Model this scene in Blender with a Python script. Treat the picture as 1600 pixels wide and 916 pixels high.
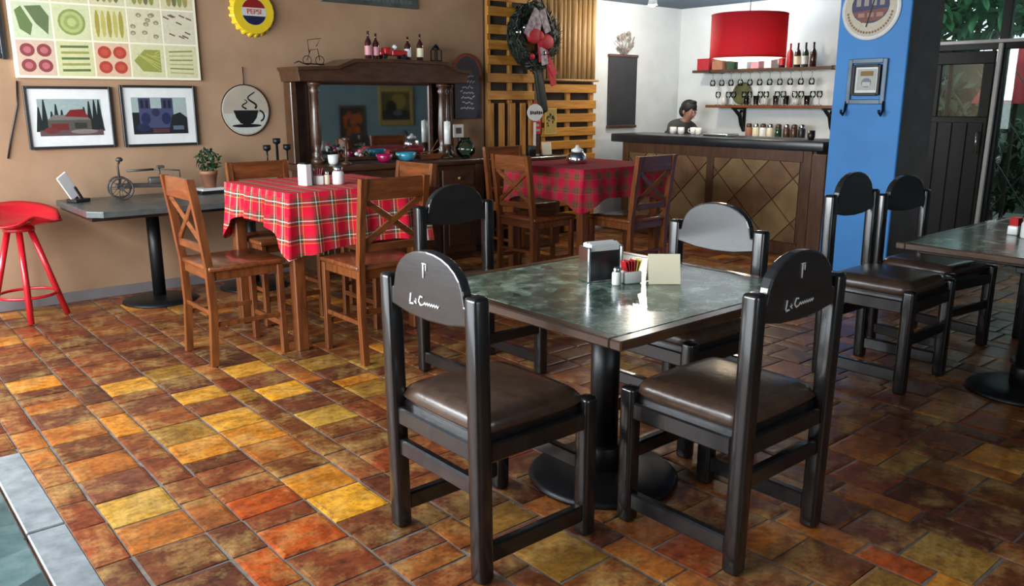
import bpy, bmesh, math, random
from mathutils import Vector, Matrix
R = math.radians
PI = math.pi
for o in list(bpy.data.objects): bpy.data.objects.remove(o)
scn = bpy.context.scene
col = scn.collection
random.seed(7)

# ---------------------------------------------------------------- camera
F_PX, CAM_H = 1283.0, 1.45
pitch = math.atan(301 / F_PX)
ya = R(49.6)
Fh = Vector((math.cos(ya), math.sin(ya), 0)); Rt = Vector((math.sin(ya), -math.cos(ya), 0)); Zu = Vector((0, 0, 1))
Fw = Fh * math.cos(pitch) - Zu * math.sin(pitch)
Up = Fh * math.sin(pitch) + Zu * math.cos(pitch)
cd = bpy.data.cameras.new('camera'); cam = bpy.data.objects.new('camera', cd); col.objects.link(cam)
cd.sensor_width = 36; cd.sensor_fit = 'HORIZONTAL'; cd.lens = F_PX / 1600 * 36; cd.clip_start = .02
cam.matrix_world = Matrix(((Rt.x, Up.x, -Fw.x, 0), (Rt.y, Up.y, -Fw.y, 0), (Rt.z, Up.z, -Fw.z, CAM_H), (0, 0, 0, 1)))
scn.camera = cam
def pix(p):
    d = Vector(p) - Vector((0, 0, CAM_H)); w = d.dot(Fw)
    if w < .05: return None
    return 800 + F_PX * d.dot(Rt) / w, 458 - F_PX * d.dot(Up) / w, w

# ---------------------------------------------------------------- world, lights, exposure
wd = bpy.data.worlds.new('sky'); scn.world = wd; wd.use_nodes = True
bg = wd.node_tree.nodes['Background']
bg.inputs[0].default_value = (.80, .92, 1.0, 1); bg.inputs[1].default_value = 2.2
def area(name, loc, rot, sx, sy, power, c):
    l = bpy.data.lights.new(name, 'AREA'); l.shape = 'RECTANGLE'; l.size = sx; l.size_y = sy; l.energy = power; l.color = c
    o = bpy.data.objects.new(name, l); col.objects.link(o); o.location = loc; o.rotation_euler = rot; return o
# daylight entering through the big street windows on the side the photographer came from
area('street_window_sky_light', (-1.34, 3.9, 1.93), (0, R(-90), 0), .95, 5.0, 360, (.90, .955, 1.0))
area('street_window_ground_light', (-1.34, 3.9, .78), (0, R(-90), 0), 1.30, 5.0, 70, (.90, .955, 1.0))
# added fill light just inside the solid wall behind the photographer
area('rear_fill_light', (1.6, -1.94, 1.55), (R(90), 0, 0), 2.4, 1.3, 45, (.9, .96, 1.0))
scn.view_settings.view_transform = 'Standard'; scn.view_settings.look = 'None'
scn.view_settings.exposure = 0.0; scn.view_settings.gamma = 1.0; scn.view_settings.use_curve_mapping = False

# ---------------------------------------------------------------- materials
MATS = {}
def nmat(name):
    m = bpy.data.materials.new(name); m.use_nodes = True; nt = m.node_tree
    return m, nt, nt.nodes['Principled BSDF']
def mixc(nt, fac, a, b, mode='MIX'):
    n = nt.nodes.new('ShaderNodeMix'); n.data_type = 'RGBA'; n.blend_type = mode
    for sock, v in ((n.inputs[0], fac), (n.inputs[6], a), (n.inputs[7], b)):
        if hasattr(v, 'links') or hasattr(v, 'is_linked'): nt.links.new(v, sock)
        elif isinstance(v, (int, float)): sock.default_value = v
        else: sock.default_value = (*v, 1)
    return n.outputs[2]
def noise(nt, scale, stretch=(1, 1, 1), detail=4, rough=.6, coord='Object'):
    tc = nt.nodes.new('ShaderNodeTexCoord'); mp = nt.nodes.new('ShaderNodeMapping'); mp.inputs[3].default_value = stretch
    nz = nt.nodes.new('ShaderNodeTexNoise'); nz.inputs['Scale'].default_value = scale; nz.inputs['Detail'].default_value = detail; nz.inputs['Roughness'].default_value = rough
    nt.links.new(tc.outputs[coord], mp.inputs[0]); nt.links.new(mp.outputs[0], nz.inputs['Vector'])
    return nz.outputs['Fac']
def ramp(nt, fac, stops, const=False):
    r = nt.nodes.new('ShaderNodeValToRGB'); cr = r.color_ramp
    if const: cr.interpolation = 'CONSTANT'
    while len(cr.elements) < len(stops): cr.elements.new(.5)
    for e, (p, c) in zip(cr.elements, stops): e.position = p; e.color = (*c, 1) if len(c) == 3 else c
    nt.links.new(fac, r.inputs[0]); return r.outputs[0]
def bumpn(nt, b, h, strength, dist=.01):
    bp = nt.nodes.new('ShaderNodeBump'); bp.inputs['Strength'].default_value = strength; bp.inputs['Distance'].default_value = dist
    nt.links.new(h, bp.inputs['Height']); nt.links.new(bp.outputs[0], b.inputs['Normal'])
def M(name, c, r=.5, m=0, c2=None, sc=8, stretch=(1, 1, 1), bump=0, coat=0, emit=0, spec=None):
    if name in MATS: return MATS[name]
    mt, nt, b = nmat(name)
    if c2 is None: c2 = tuple(v * .7 for v in c)
    f = noise(nt, sc, stretch)
    f2 = ramp(nt, f, ((.33, (0, 0, 0)), (.67, (1, 1, 1))))
    nt.links.new(mixc(nt, f2, c2, c), b.inputs['Base Color'])
    b.inputs['Roughness'].default_value = r; b.inputs['Metallic'].default_value = m
    if coat: b.inputs['Coat Weight'].default_value = coat; b.inputs['Coat Roughness'].default_value = .12
    if spec is not None: b.inputs['Specular IOR Level'].default_value = spec
    if bump: bumpn(nt, b, f, bump)
    if emit:
        b.inputs['Emission Color'].default_value = (*c, 1); b.inputs['Emission Strength'].default_value = emit
    MATS[name] = mt; return mt
def glassmat(name, tint=(1, 1, 1), rough=.02):
    mt = bpy.data.materials.new(name); mt.use_nodes = True; nt = mt.node_tree; nt.nodes.clear()
    out = nt.nodes.new('ShaderNodeOutputMaterial'); tr = nt.nodes.new('ShaderNodeBsdfTransparent'); gl = nt.nodes.new('ShaderNodeBsdfGlossy')
    fr = nt.nodes.new('ShaderNodeFresnel'); mx = nt.nodes.new('ShaderNodeMixShader')
    tr.inputs[0].default_value = (*tint, 1); gl.inputs['Roughness'].default_value = rough; fr.inputs[0].default_value = 1.5
    nt.links.new(fr.outputs[0], mx.inputs[0]); nt.links.new(tr.outputs[0], mx.inputs[1]); nt.links.new(gl.outputs[0], mx.inputs[2]); nt.links.new(mx.outputs[0], out.inputs[0])
    MATS[name] = mt; return mt
def vcolmat(name, rough, sc=30, amt=.35, bump=0, stretch=(1, 1, 1), spec=.5):
    mt, nt, b = nmat(name)
    at = nt.nodes.new('ShaderNodeAttribute'); at.attribute_name = 'tcol'
    f = noise(nt, sc, stretch, 5, .65)
    dk = ramp(nt, f, ((.3, (1 - amt,) * 3), (.65, (1 + amt * .3,) * 3)))
    nt.links.new(mixc(nt, 1.0, at.outputs['Color'], dk, 'MULTIPLY'), b.inputs['Base Color'])
    b.inputs['Roughness'].default_value = rough; b.inputs['Specular IOR Level'].default_value = spec
    if bump: bumpn(nt, b, f, bump, .006)
    MATS[name] = mt; return mt

PRINT = vcolmat('print_ink', .55, 40, .12)
# saltillo tile: fired clay colour per tile, mottled, with a sealed sheen
TILE, nt_, b_ = nmat('saltillo_tile')
at_ = nt_.nodes.new('ShaderNodeAttribute'); at_.attribute_name = 'tcol'
geo_ = nt_.nodes.new('ShaderNodeTexCoord')
f1 = noise(nt_, 7, (1, 1.6, 1), 6, .72); f2_ = noise(nt_, 34, (1, 1, 1), 4, .7)
c_ = mixc(nt_, ramp(nt_, f1, ((.34, (0, 0, 0)), (.60, (1, 1, 1)))), (.46, .41, .44), (1.12, 1.06, .92))
c_ = mixc(nt_, 1.0, at_.outputs['Color'], c_, 'MULTIPLY')
f3_ = noise(nt_, 4.3, (1, 1, 1), 5, .75)
c_ = mixc(nt_, ramp(nt_, f3_, ((.48, (0, 0, 0)), (.72, (.55,) * 3))), c_, (.62, .40, .13))
c_ = mixc(nt_, ramp(nt_, f3_, ((.26, (.5,) * 3), (.42, (0, 0, 0)))), c_, (.20, .085, .055))
c_ = mixc(nt_, 1.0, c_, ramp(nt_, f2_, ((.34, (.62, .58, .56)), (.55, (1.06, 1.05, 1.0)))), 'MULTIPLY')
nt_.links.new(c_, b_.inputs['Base Color'])
nt_.links.new(ramp(nt_, f1, ((.3, (.30,) * 3), (.7, (.46,) * 3))), b_.inputs['Roughness'])
bumpn(nt_, b_, f1, .5, .008)

M('grout', (.20, .165, .135), .8, c2=(.11, .085, .07), sc=14, bump=.3)
M('brown_plaster', (.385, .235, .138), .85, c2=(.31, .182, .102), sc=2.2, bump=.15)
M('white_plaster', (.69, .72, .72), .8, c2=(.62, .64, .63), sc=3, bump=.1)
M('ceiling_paint', (.09, .14, .19), .8, c2=(.07, .11, .15))
M('blue_paint', (.045, .235, .56), .6, c2=(.04, .20, .50), sc=3, bump=.05)
M('grey_stucco', (.19, .168, .17), .8, c2=(.15, .13, .13), sc=6, bump=.15)
M('teal_paint', (.14, .20, .215), .6, c2=(.11, .165, .18), sc=3)
M('espresso_wood', (.014, .012, .0115), .24, c2=(.008, .007, .007), sc=12, stretch=(3, 3, .5), bump=.12, coat=.35)
M('espresso_panel', (.024, .022, .022), .25, c2=(.015, .014, .014), sc=9, stretch=(.6, 3, 3), bump=.05, coat=.4)
M('brown_leather', (.070, .040, .025), .27, c2=(.045, .026, .017), sc=22, bump=.12)
M('black_iron', (.012, .012, .013), .4, .4, sc=20)
M('honey_wood', (.22, .066, .017), .27, c2=(.105, .030, .010), sc=7, stretch=(4, 4, .6), bump=.06, coat=.3)
M('honey_wood_flat', (.215, .064, .017), .27, c2=(.11, .032, .010), sc=7, stretch=(.7, 5, 5), bump=.06, coat=.3)
M('dark_walnut', (.085, .036, .016), .35, c2=(.045, .019, .009), sc=8, stretch=(1, 4, 3), bump=.05, coat=.3)
M('pallet_wood', (.56, .25, .032), .5, c2=(.34, .135, .018), sc=6, stretch=(.6, 4, 6), bump=.15)
M('pallet_wood_upright', (.52, .23, .03), .5, c2=(.31, .12, .018), sc=6, stretch=(6, 4, .6), bump=.15)
M('pole_wood', (.55, .36, .15), .55, c2=(.36, .20, .075), sc=6, stretch=(7, 5, .4), bump=.15)
M('table_edge_wood', (.085, .045, .024), .22, c2=(.05, .026, .015), sc=10, stretch=(1, 1, 3), bump=.05, coat=.4)
M('grey_stone', (.36, .38, .38), .24, c2=(.20, .215, .22), sc=22, bump=.06)
M('dark_slate', (.085, .095, .088), .3, c2=(.045, .052, .05), sc=9, bump=.05)
M('red_enamel', (.58, .012, .022), .26, c2=(.46, .008, .016), sc=4, coat=.4)
M('white_ceramic', (.80, .80, .77), .25, c2=(.74, .74, .70))
M('chrome', (.75, .77, .79), .15, 1, c2=(.62, .64, .66))
M('silver_wire', (.075, .066, .060), .45, .4)
M('white_paint', (.72, .72, .69), .5, c2=(.62, .62, .6))
M('cream_card', (.78, .70, .50), .5, c2=(.74, .66, .46))
M('red_plastic', (.55, .02, .02), .35)
M('pink_paper', (.72, .12, .22), .6)
M('yellow_paper', (.70, .50, .08), .6)
M('black_plastic', (.015, .015, .016), .35)
M('navy_slate', (.022, .032, .055), .5)
lr_, lnt, lb_ = nmat('lamp_red_fabric')
tl_ = lnt.nodes.new('ShaderNodeBsdfTranslucent'); tl_.inputs[0].default_value = (.62, .05, .06, 1); mx_ = lnt.nodes.new('ShaderNodeMixShader'); mx_.inputs[0].default_value = .35
lnt.links.new(mixc(lnt, noise(lnt, 60), (.48, .018, .032), (.56, .022, .038)), lb_.inputs['Base Color']); lb_.inputs['Roughness'].default_value = .8
lnt.links.new(lb_.outputs[0], mx_.inputs[1]); lnt.links.new(tl_.outputs[0], mx_.inputs[2]); lnt.links.new(mx_.outputs[0], lnt.nodes['Material Output'].inputs[0]); MATS['lamp_red_fabric'] = lr_
M('lamp_diffuser', (1.0, .88, .68), .6, c2=(1.0, .86, .65), emit=1.5)
M('bulb_glow', (1.0, .88, .66), .4, c2=(1.0, .86, .62), emit=160)
M('skin', (.36, .19, .125), .5, c2=(.30, .15, .10))
M('hair', (.012, .011, .011), .6)
M('charcoal_cloth', (.055, .058, .055), .85, c2=(.035, .037, .036), sc=30)
M('dark_denim', (.03, .035, .05), .85)
M('leaf_green', (.035, .085, .028), .5, c2=(.014, .04, .016), sc=5)
M('leaf_bright', (.05, .19, .06), .5, c2=(.02, .10, .035), sc=5)
M('wreath_green', (.016, .03, .016), .6, c2=(.008, .014, .010), sc=20)
M('bark', (.05, .035, .025), .8)
M('red_cloth', (.46, .015, .025), .7, c2=(.34, .01, .018))
M('terracotta', (.40, .17, .09), .7)
M('gold_frame', (.46, .31, .10), .35, .5, c2=(.30, .19, .05), sc=20)
M('bottle_amber', (.05, .012, .010), .12, coat=.5)
M('bottle_green', (.02, .06, .03), .12, coat=.5)
M('pink_label', (.72, .30, .34), .5)
M('cyan_glass', (.05, .32, .46), .1, coat=.5)
M('magenta_glass', (.40, .01, .08), .12, coat=.5)
M('paving', (.20, .19, .17), .8, c2=(.13, .12, .11))
M('door_black', (.012, .011, .011), .6, c2=(.007, .007, .007))
M('bar_tile', (.25, .135, .062), .38, c2=(.13, .066, .033), sc=4, bump=.1)
M('bar_tile_pale', (.31, .20, .085), .38, c2=(.19, .115, .05), sc=4, bump=.1)
M('bar_wood', (.13, .055, .026), .4, c2=(.07, .03, .015), sc=8, stretch=(3, 3, .6), bump=.08)
glassmat('clear_glass', (.97, 1, .99)); glassmat('pane_glass', (.80, .92, .88)); glassmat('vase_glass', (.55, .8, .72))
mm, mnt, mb = nmat('mirror_silver'); mb.inputs['Metallic'].default_value = 1; mb.inputs['Roughness'].default_value = .03
nf = noise(mnt, 3); mnt.links.new(mixc(mnt, nf, (.72, .76, .76), (.80, .84, .84)), mb.inputs['Base Color']); MATS['mirror_silver'] = mm
def stonetop(name, a, b, c, sc):
    mt, nt, bs = nmat(name)
    f = noise(nt, sc, (1, 1, 1), 6, .7)
    vo = nt.nodes.new('ShaderNodeTexVoronoi'); vo.inputs['Scale'].default_value = sc * 1.3
    tc = nt.nodes.new('ShaderNodeTexCoord'); nt.links.new(tc.outputs['Object'], vo.inputs['Vector'])
    base = ramp(nt, f, ((.30, a), (.50, b), (.70, c)))
    bw_ = nt.nodes.new('ShaderNodeRGBToBW'); nt.links.new(vo.outputs['Color'], bw_.inputs[0])
    nt.links.new(mixc(nt, .8, base, bw_.outputs[0], 'SOFT_LIGHT'), bs.inputs['Base Color'])
    bs.inputs['Roughness'].default_value = .20; bs.inputs['Coat Weight'].default_value = .12; bs.inputs['Coat Roughness'].default_value = .08
    bumpn(nt, bs, f, .04, .004); MATS[name] = mt
stonetop('green_slate', (.030, .055, .042), (.105, .160, .120), (.36, .42, .30), 13)
stonetop('pale_green_slate', (.06, .105, .10), (.13, .185, .175), (.24, .30, .28), 6)
def plaidmat(name, k, gain=1.0, rot=0):
    mt, nt, bs = nmat(name)
    tc = nt.nodes.new('ShaderNodeTexCoord'); mp = nt.nodes.new('ShaderNodeMapping'); mp.inputs[2].default_value = (0, 0, rot)
    nt.links.new(tc.outputs['UV'], mp.inputs[0])
    sp = nt.nodes.new('ShaderNodeSeparateXYZ'); nt.links.new(mp.outputs[0], sp.inputs[0])
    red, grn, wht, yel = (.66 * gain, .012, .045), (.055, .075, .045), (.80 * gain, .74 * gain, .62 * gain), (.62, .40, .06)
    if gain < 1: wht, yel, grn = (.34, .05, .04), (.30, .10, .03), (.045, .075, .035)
    outs = []
    for i in (0, 1):
        mu = nt.nodes.new('ShaderNodeMath'); mu.operation = 'MULTIPLY'; mu.inputs[1].default_value = k; nt.links.new(sp.outputs[i], mu.inputs[0])
        fr = nt.nodes.new('ShaderNodeMath'); fr.operation = 'FRACT'; nt.links.new(mu.outputs[0], fr.inputs[0])
        outs.append(ramp(nt, fr.outputs[0], ((0, red), (.30, grn), (.36, red), (.40, grn), (.52, wht), (.58, grn), (.70, red), (.74, yel), (.78, red)), True))
    nt.links.new(mixc(nt, .5, outs[0], outs[1]), bs.inputs['Base Color'])
    bs.inputs['Roughness'].default_value = .9; bs.inputs['Specular IOR Level'].default_value = .12
    MATS[name] = mt
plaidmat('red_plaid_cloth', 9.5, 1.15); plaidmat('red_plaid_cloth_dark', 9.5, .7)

# ---------------------------------------------------------------- mesh helpers
class MB:
    def __init__(s): s.bm = bmesh.new(); s.uv = None
    def _merge(s, t, mat4=None, smooth=False):
        if mat4 is not None: bmesh.ops.transform(t, matrix=mat4, verts=t.verts)
        vm = {v: s.bm.verts.new(v.co) for v in t.verts}
        for f in t.faces:
            try:
                nf = s.bm.faces.new([vm[v] for v in f.verts]); nf.smooth = smooth or f.smooth
            except ValueError: pass
        t.free(); return s
    def box(s, c, d, bev=0, rot=None, seg=1):
        t = bmesh.new(); bmesh.ops.create_cube(t, size=1)
        bmesh.ops.scale(t, vec=d, verts=t.verts)
        if bev: bmesh.ops.bevel(t, geom=t.edges[:], offset=min(bev, min(d) * .45), segments=seg, affect='EDGES', profile=.5)
        m = Matrix.Translation(c)
        if rot is not None: m = m @ (Matrix.Rotation(rot, 4, 'Z') if isinstance(rot, (int, float)) else rot.to_4x4())
        return s._merge(t, m, seg > 1)
    def bar(s, a, b, w, h, bev=0, up=(0, 0, 1), seg=1):
        a, b = Vector(a), Vector(b); d = b - a; L = d.length; y = d.normalized(); upv = Vector(up)
        if abs(y.dot(upv)) > .98: upv = Vector((0, 1, 0))
        x = y.cross(upv).normalized(); z = x.cross(y)
        rm = Matrix((x, y, z)).transposed()
        return s.box((a + b) / 2, (w, L, h), bev, rm, seg)
    def lathe(s, prof, c=(0, 0, 0), n=20, cap=True, axis=None):
        t = bmesh.new(); rings = []
        for r, z in prof:
            rings.append([t.verts.new((r * math.cos(2 * PI * i / n), r * math.sin(2 * PI * i / n), z)) for i in range(n)])
        for a, b in zip(rings, rings[1:]):
            for i in range(n): t.faces.new((a[i], a[(i + 1) % n], b[(i + 1) % n], b[i])).smooth = True
        if cap:
            if prof[0][0] > 1e-5: t.faces.new(rings[0][::-1])
            if prof[-1][0] > 1e-5: t.faces.new(rings[-1])
        m = Matrix.Translation(c)
        if axis is not None: m = m @ Vector((0, 0, 1)).rotation_difference(Vector(axis)).to_matrix().to_4x4()
        return s._merge(t, m)
    def tube(s, pts, r, n=8, closed=False):
        t = bmesh.new(); P = [Vector(p) for p in pts]; N = len(P); rings = []
        rs = r if isinstance(r, (list, tuple)) else [r] * N
        ref = Vector((0, 0, 1))
        for i, p in enumerate(P):
            if closed: d = P[(i + 1) % N] - P[i - 1]
            else: d = P[min(i + 1, N - 1)] - P[max(i - 1, 0)]
            d = d.normalized() if d.length > 1e-9 else Vector((0, 0, 1))
            u = ref - d * ref.dot(d)
            if u.length < .05: u = Vector((1, 0, 0)) - d * d.x
            u.normalize(); v = d.cross(u); ref = u
            rings.append([t.verts.new(p + (u * math.cos(2 * PI * k / n) + v * math.sin(2 * PI * k / n)) * rs[i]) for k in range(n)])
        for i in range(N if closed else N - 1):
            a, b = rings[i], rings[(i + 1) % N]
            for k in range(n): t.faces.new((a[k], a[(k + 1) % n], b[(k + 1) % n], b[k])).smooth = True
        if not closed: t.faces.new(rings[0][::-1]); t.faces.new(rings[-1])
        return s._merge(t)
    def prism(s, poly, y0, y1, bev=0):            # polygon in local x-z, extruded along y
        t = bmesh.new()
        a = [t.verts.new((x, y0, z)) for x, z in poly]; b = [t.verts.new((x, y1, z)) for x, z in poly]
        f0 = t.faces.new(a); f1 = t.faces.new(b[::-1]); n = len(poly)
        for i in range(n): t.faces.new((a[i], b[i], b[(i + 1) % n], a[(i + 1) % n]))
        bmesh.ops.recalc_face_normals(t, faces=t.faces[:])
        if bev: bmesh.ops.bevel(t, geom=list(set(list(f0.edges) + list(f1.edges))), offset=bev, segments=2, affect='EDGES', profile=.5)
        return s._merge(t)
    def slab(s, poly, z0, z1, bev=0):             # polygon in x-y, extruded along z
        t = bmesh.new()
        a = [t.verts.new((x, y, z0)) for x, y in poly]; b = [t.verts.new((x, y, z1)) for x, y in poly]
        t.faces.new(a); ft = t.faces.new(b); n = len(poly)
        for i in range(n): t.faces.new((a[i], b[i], b[(i + 1) % n], a[(i + 1) % n]))
        bmesh.ops.recalc_face_normals(t, faces=t.faces[:])
        if bev: bmesh.ops.bevel(t, geom=list(ft.edges), offset=bev, segments=2, affect='EDGES', profile=.5)
        return s._merge(t)
    def sphere(s, c, r, sc=(1, 1, 1), seg=14):
        t = bmesh.new(); bmesh.ops.create_uvsphere(t, u_segments=seg, v_segments=seg // 2 + 1, radius=r)
        bmesh.ops.scale(t, vec=sc, verts=t.verts)
        return s._merge(t, Matrix.Translation(c), True)
    def pillow(s, c, w, d, h, dome, n=10, e=5.0):   # padded seat: rounded slab with a domed top
        t = bmesh.new(); g = {}
        for k, side in enumerate((1, -1)):
            for i in range(n + 1):
                for j in range(n + 1):
                    u, v = 2 * i / n - 1, 2 * j / n - 1
                    edge = max(abs(u), abs(v)) >= .999
                    if k == 1 and edge: g[(k, i, j)] = g[(0, i, j)]; continue
                    q = max(0, 1 - abs(u) ** e) * max(0, 1 - abs(v) ** e)
                    z = (h * .5 + dome * (1 - u * u) * (1 - v * v)) * q ** .5 if side > 0 else -h * .5 * q ** .5
                    rr = 1 - .04 * (u * u * v * v)
                    g[(k, i, j)] = t.verts.new((u * w / 2 * rr, v * d / 2 * rr, z))
            for i in range(n):
                for j in range(n):
                    q = [g[(k, i, j)], g[(k, i + 1, j)], g[(k, i + 1, j + 1)], g[(k, i, j + 1)]]
                    f = t.faces.new(q if side > 0 else q[::-1]); f.smooth = True
        return s._merge(t, Matrix.Translation(c), True)
    def build(s, name, mat, parent=None, loc=None, rz=0):
        me = bpy.data.meshes.new(name); bmesh.ops.recalc_face_normals(s.bm, faces=s.bm.faces[:]); s.bm.to_mesh(me); s.bm.free()
        me.materials.append(MATS[mat] if isinstance(mat, str) else mat)
        o = bpy.data.objects.new(name, me); col.objects.link(o); o.parent = parent
        if loc is not None: o.location = loc
        o.rotation_euler[2] = rz
        return o
def tag(o, label=None, cat=None, group=None, kind=None):
    if label: o['label'] = label
    if cat: o['category'] = cat
    if group: o['group'] = group
    if kind: o['kind'] = kind
    return o
def thing(name, label, cat, loc=(0, 0, 0), rz=0, group=None):
    o = bpy.data.objects.new(name, None); col.objects.link(o); o.location = loc; o.rotation_euler[2] = rz; o.empty_display_size = .1
    return tag(o, label, cat, group)
def struct(o): o['kind'] = 'structure'; return o
KIDS = {}
def copy_tree(o, parent=None, loc=None, rz=None, label=None):
    c = o.copy(); col.objects.link(c); c.parent = parent
    if loc is not None: c.location = loc
    if rz is not None: c.rotation_euler[2] = rz
    if label: c['label'] = label
    for ch in list(bpy.data.objects):
        if ch.parent == o: copy_tree(ch, c)
    return c
def decal(name, polys, parent, y=-.001, mat=None, step=.0004):
    """flat print: coloured polygons in local x-z, facing -y"""
    bm = bmesh.new(); lay = bm.loops.layers.color.new('tcol')
    for k, (pts, c) in enumerate(polys):
        f = bm.faces.new([bm.verts.new((px, y - step * k / max(1, len(polys)) * 3, pz)) for px, pz in pts])
        if f.normal.length == 0: f.normal_update()
        if f.normal.y > 0: f.normal_flip()
        for l in f.loops: l[lay] = (*c, 1)
    me = bpy.data.meshes.new(name); bm.to_mesh(me); bm.free()
    ca = me.color_attributes.get('tcol')
    me.materials.append(mat or PRINT)
    o = bpy.data.objects.new(name, me); col.objects.link(o); o.parent = parent; return o
def srgb(*c): return tuple((v / 255 / 12.92) if v <= 10 else ((v / 255 + .055) / 1.055) ** 2.4 for v in c)
def disc(cx, cz, rx, rz=None, n=16, a0=0, a1=2 * PI):
    rz = rz or rx
    full = abs(a1 - a0 - 2 * PI) < 1e-6
    return [(cx + rx * math.cos(a0 + (a1 - a0) * i / (n if full else n - 1)), cz + rz * math.sin(a0 + (a1 - a0) * i / (n if full else n - 1))) for i in range(n)]
def rect(x0, z0, x1, z1): return [(x0, z0), (x1, z0), (x1, z1), (x0, z1)]
def stroke(a, b, w):
    d = Vector((b[0] - a[0], b[1] - a[1])); n = Vector((-d.y, d.x)).normalized() * w / 2
    return [(a[0] + n.x, a[1] + n.y), (a[0] - n.x, a[1] - n.y), (b[0] - n.x, b[1] - n.y), (b[0] + n.x, b[1] + n.y)]
def textmesh(name, txt, size, mat, parent, loc, shear=0, flip=None, ext=.0008):
    cu = bpy.data.curves.new(name + '_font', 'FONT'); cu.body = txt; cu.size = size; cu.align_x = 'CENTER'; cu.align_y = 'CENTER'; cu.shear = shear; cu.extrude = ext
    to = bpy.data.objects.new('tmp', cu); col.objects.link(to)
    dg = bpy.context.evaluated_depsgraph_get(); me = bpy.data.meshes.new_from_object(to.evaluated_get(dg)); bpy.data.objects.remove(to); bpy.data.curves.remove(cu)
    me.name = name; me.transform(Matrix.Rotation(PI / 2, 4, 'X')); me.materials.clear(); me.materials.append(MATS[mat])
    o = bpy.data.objects.new(name, me); col.objects.link(o); o.parent = parent; o.location = loc; return o

# ================================================================= SETTING
X0, X1, Y0, Y1, HC = -1.4, 8.3, -2.0, 6.6, 2.52
fl = struct(MB().box(((X0 + X1) / 2, (Y0 + Y1) / 2, -.056), (X1 - X0 + .3, Y1 - Y0 + .3, .1)).build('floor', 'grout'))
fl['label'] = 'floor of irregular glazed yellow and terracotta clay tiles with grey grout'
# hand-laid saltillo tiles: columns of wide and narrow pieces
CLR = {'y': (.80, .57, .20), 'Y': (.88, .62, .16), 'd': (.58, .42, .17), 'g': (.76, .48, .13), 's': (.70, .54, .22), 'o': (.66, .29, .09), 'c': (.64, .37, .14), 't': (.40, .21, .12)}
BASE = [(.45, .235, .125), (.41, .205, .115), (.49, .275, .135), (.37, .205, .145), (.52, .30, .14), (.43, .24, .14), (.39, .21, .14), (.46, .215, .11)]
HINT = [(1.09, 4.48, 'y'), (1.34, 4.51, 'd'), (1.34, 3.95, 'y'), (1.32, 3.68, 'y'), (1.67, 3.7, 'Y'), (1.34, 3.36, 'g'), (1.7, 3.29, 's'), (1.14, 3.56, 'd'), (1.08, 3.34, 'g'), (1.33, 2.82, 'g'), (1.34, 2.52, 'Y'), (1.08, 2.74, 'o'), (.73, 2.76, 'c'), (.72, 3.91, 'c'), (.74, 3.35, 'c'), (.73, 3.1, 's'), (1.68, 4.29, 'y'), (1.89, 4.34, 'd'), (.52, 3.85, 'c'), (.92, 2.41, 'o'), (1.7, 2.0, 'd'), (.61, 3.61, 'c'), (2.9, 1.19, 'c'), (2.52, 1.07, 'o'), (1.24, 2.27, 't'), (.77, 2.51, 't'), (1.08, 2.52, 'o')]
rt = random.Random(21)
widths = []
x = .62
seqR = [.240, .130, .240, .235, .115]
cols_ = []; k = 0
while x < X1:
    w = seqR[k % 5]
    if k == 0: w = .24
    cols_.append((x + .0055, min(x + w - .0055, X1 - .003))); x += w; k += 1
x = .62; k = 4
while x > X0:
    w = seqR[k % 5]; cols_.append((max(x - w + .0055, X0 + .003), x - .0055)); x -= w; k -= 1
tiles = []
for (xa, xb) in cols_:
    for sgn in (1, -1):
        y = 2.645
        while Y0 < y < Y1:
            h = rt.choice((.205, .225, .225, .235, .225, .118, .16)) if xb - xa > .15 else rt.choice((.2, .225, .26, .3))
            ya_, yb_ = (y, y + h) if sgn > 0 else (y - h, y)
            ya_, yb_ = max(ya_, Y0), min(yb_, Y1); y += sgn * h
            if yb_ - ya_ < .03: continue
            cx, cy = (xa + xb) / 2, (ya_ + yb_) / 2
            c = None
            for hx, hy, hc in HINT:
                if xa - .01 <= hx <= xb + .01 and ya_ <= hy <= yb_: c = CLR[hc]
            if c is None:
                c = rt.choice(BASE); v = rt.uniform(.85, 1.2); c = tuple(q * v for q in c)
                pr = .16 if cx < 2.6 else .10
                if rt.random() < pr: c = rt.choice((CLR['d'], CLR['c'], CLR['g']))
            p = pix((cx, cy, 0)); vis = 0
            if p and -60 < p[0] < 1660 and 300 < p[1] < 990: vis = (xb - xa) * (yb_ - ya_) / p[2] ** 3
            tiles.append((vis, xa, xb, ya_ + .005, yb_ - .005, c, rt.random()))
tiles.sort(key=lambda t: -t[0])
def tile_geo(bm, lay, t):
    _, xa, xb, ya_, yb_, c, rn = t
    q = random.Random(rn); j = lambda: q.uniform(-.004, .004)
    zt = q.uniform(-.0010, .0016); e = .013
    cor = [(xa + j(), ya_ + j()), (xb + j(), ya_ + j()), (xb + j(), yb_ + j()), (xa + j(), yb_ + j())]
    mx, my = (xa + xb) / 2, (ya_ + yb_) / 2
    lo = [bm.verts.new((px, py, -.012)) for px, py in cor]
    mi = [bm.verts.new((px, py, zt - .0022)) for px, py in cor]
    tp = [bm.verts.new((px + math.copysign(e, mx - px), py + math.copysign(e, my - py), zt + q.uniform(-.0012, .0012))) for px, py in cor]
    ce = bm.verts.new((mx, my, zt + .0015))
    fs = []
    for i in range(4):
        n = (i + 1) % 4
        fs.append(bm.faces.new((lo[i], lo[n], mi[n], mi[i]))); fs.append(bm.faces.new((mi[i], mi[n], tp[n], tp[i]))); g = bm.faces.new((tp[i], tp[n], ce)); fs.append(g)
    for f in fs:
        f.smooth = False
        for l in f.loops: l[lay] = (*c, 1)
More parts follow.
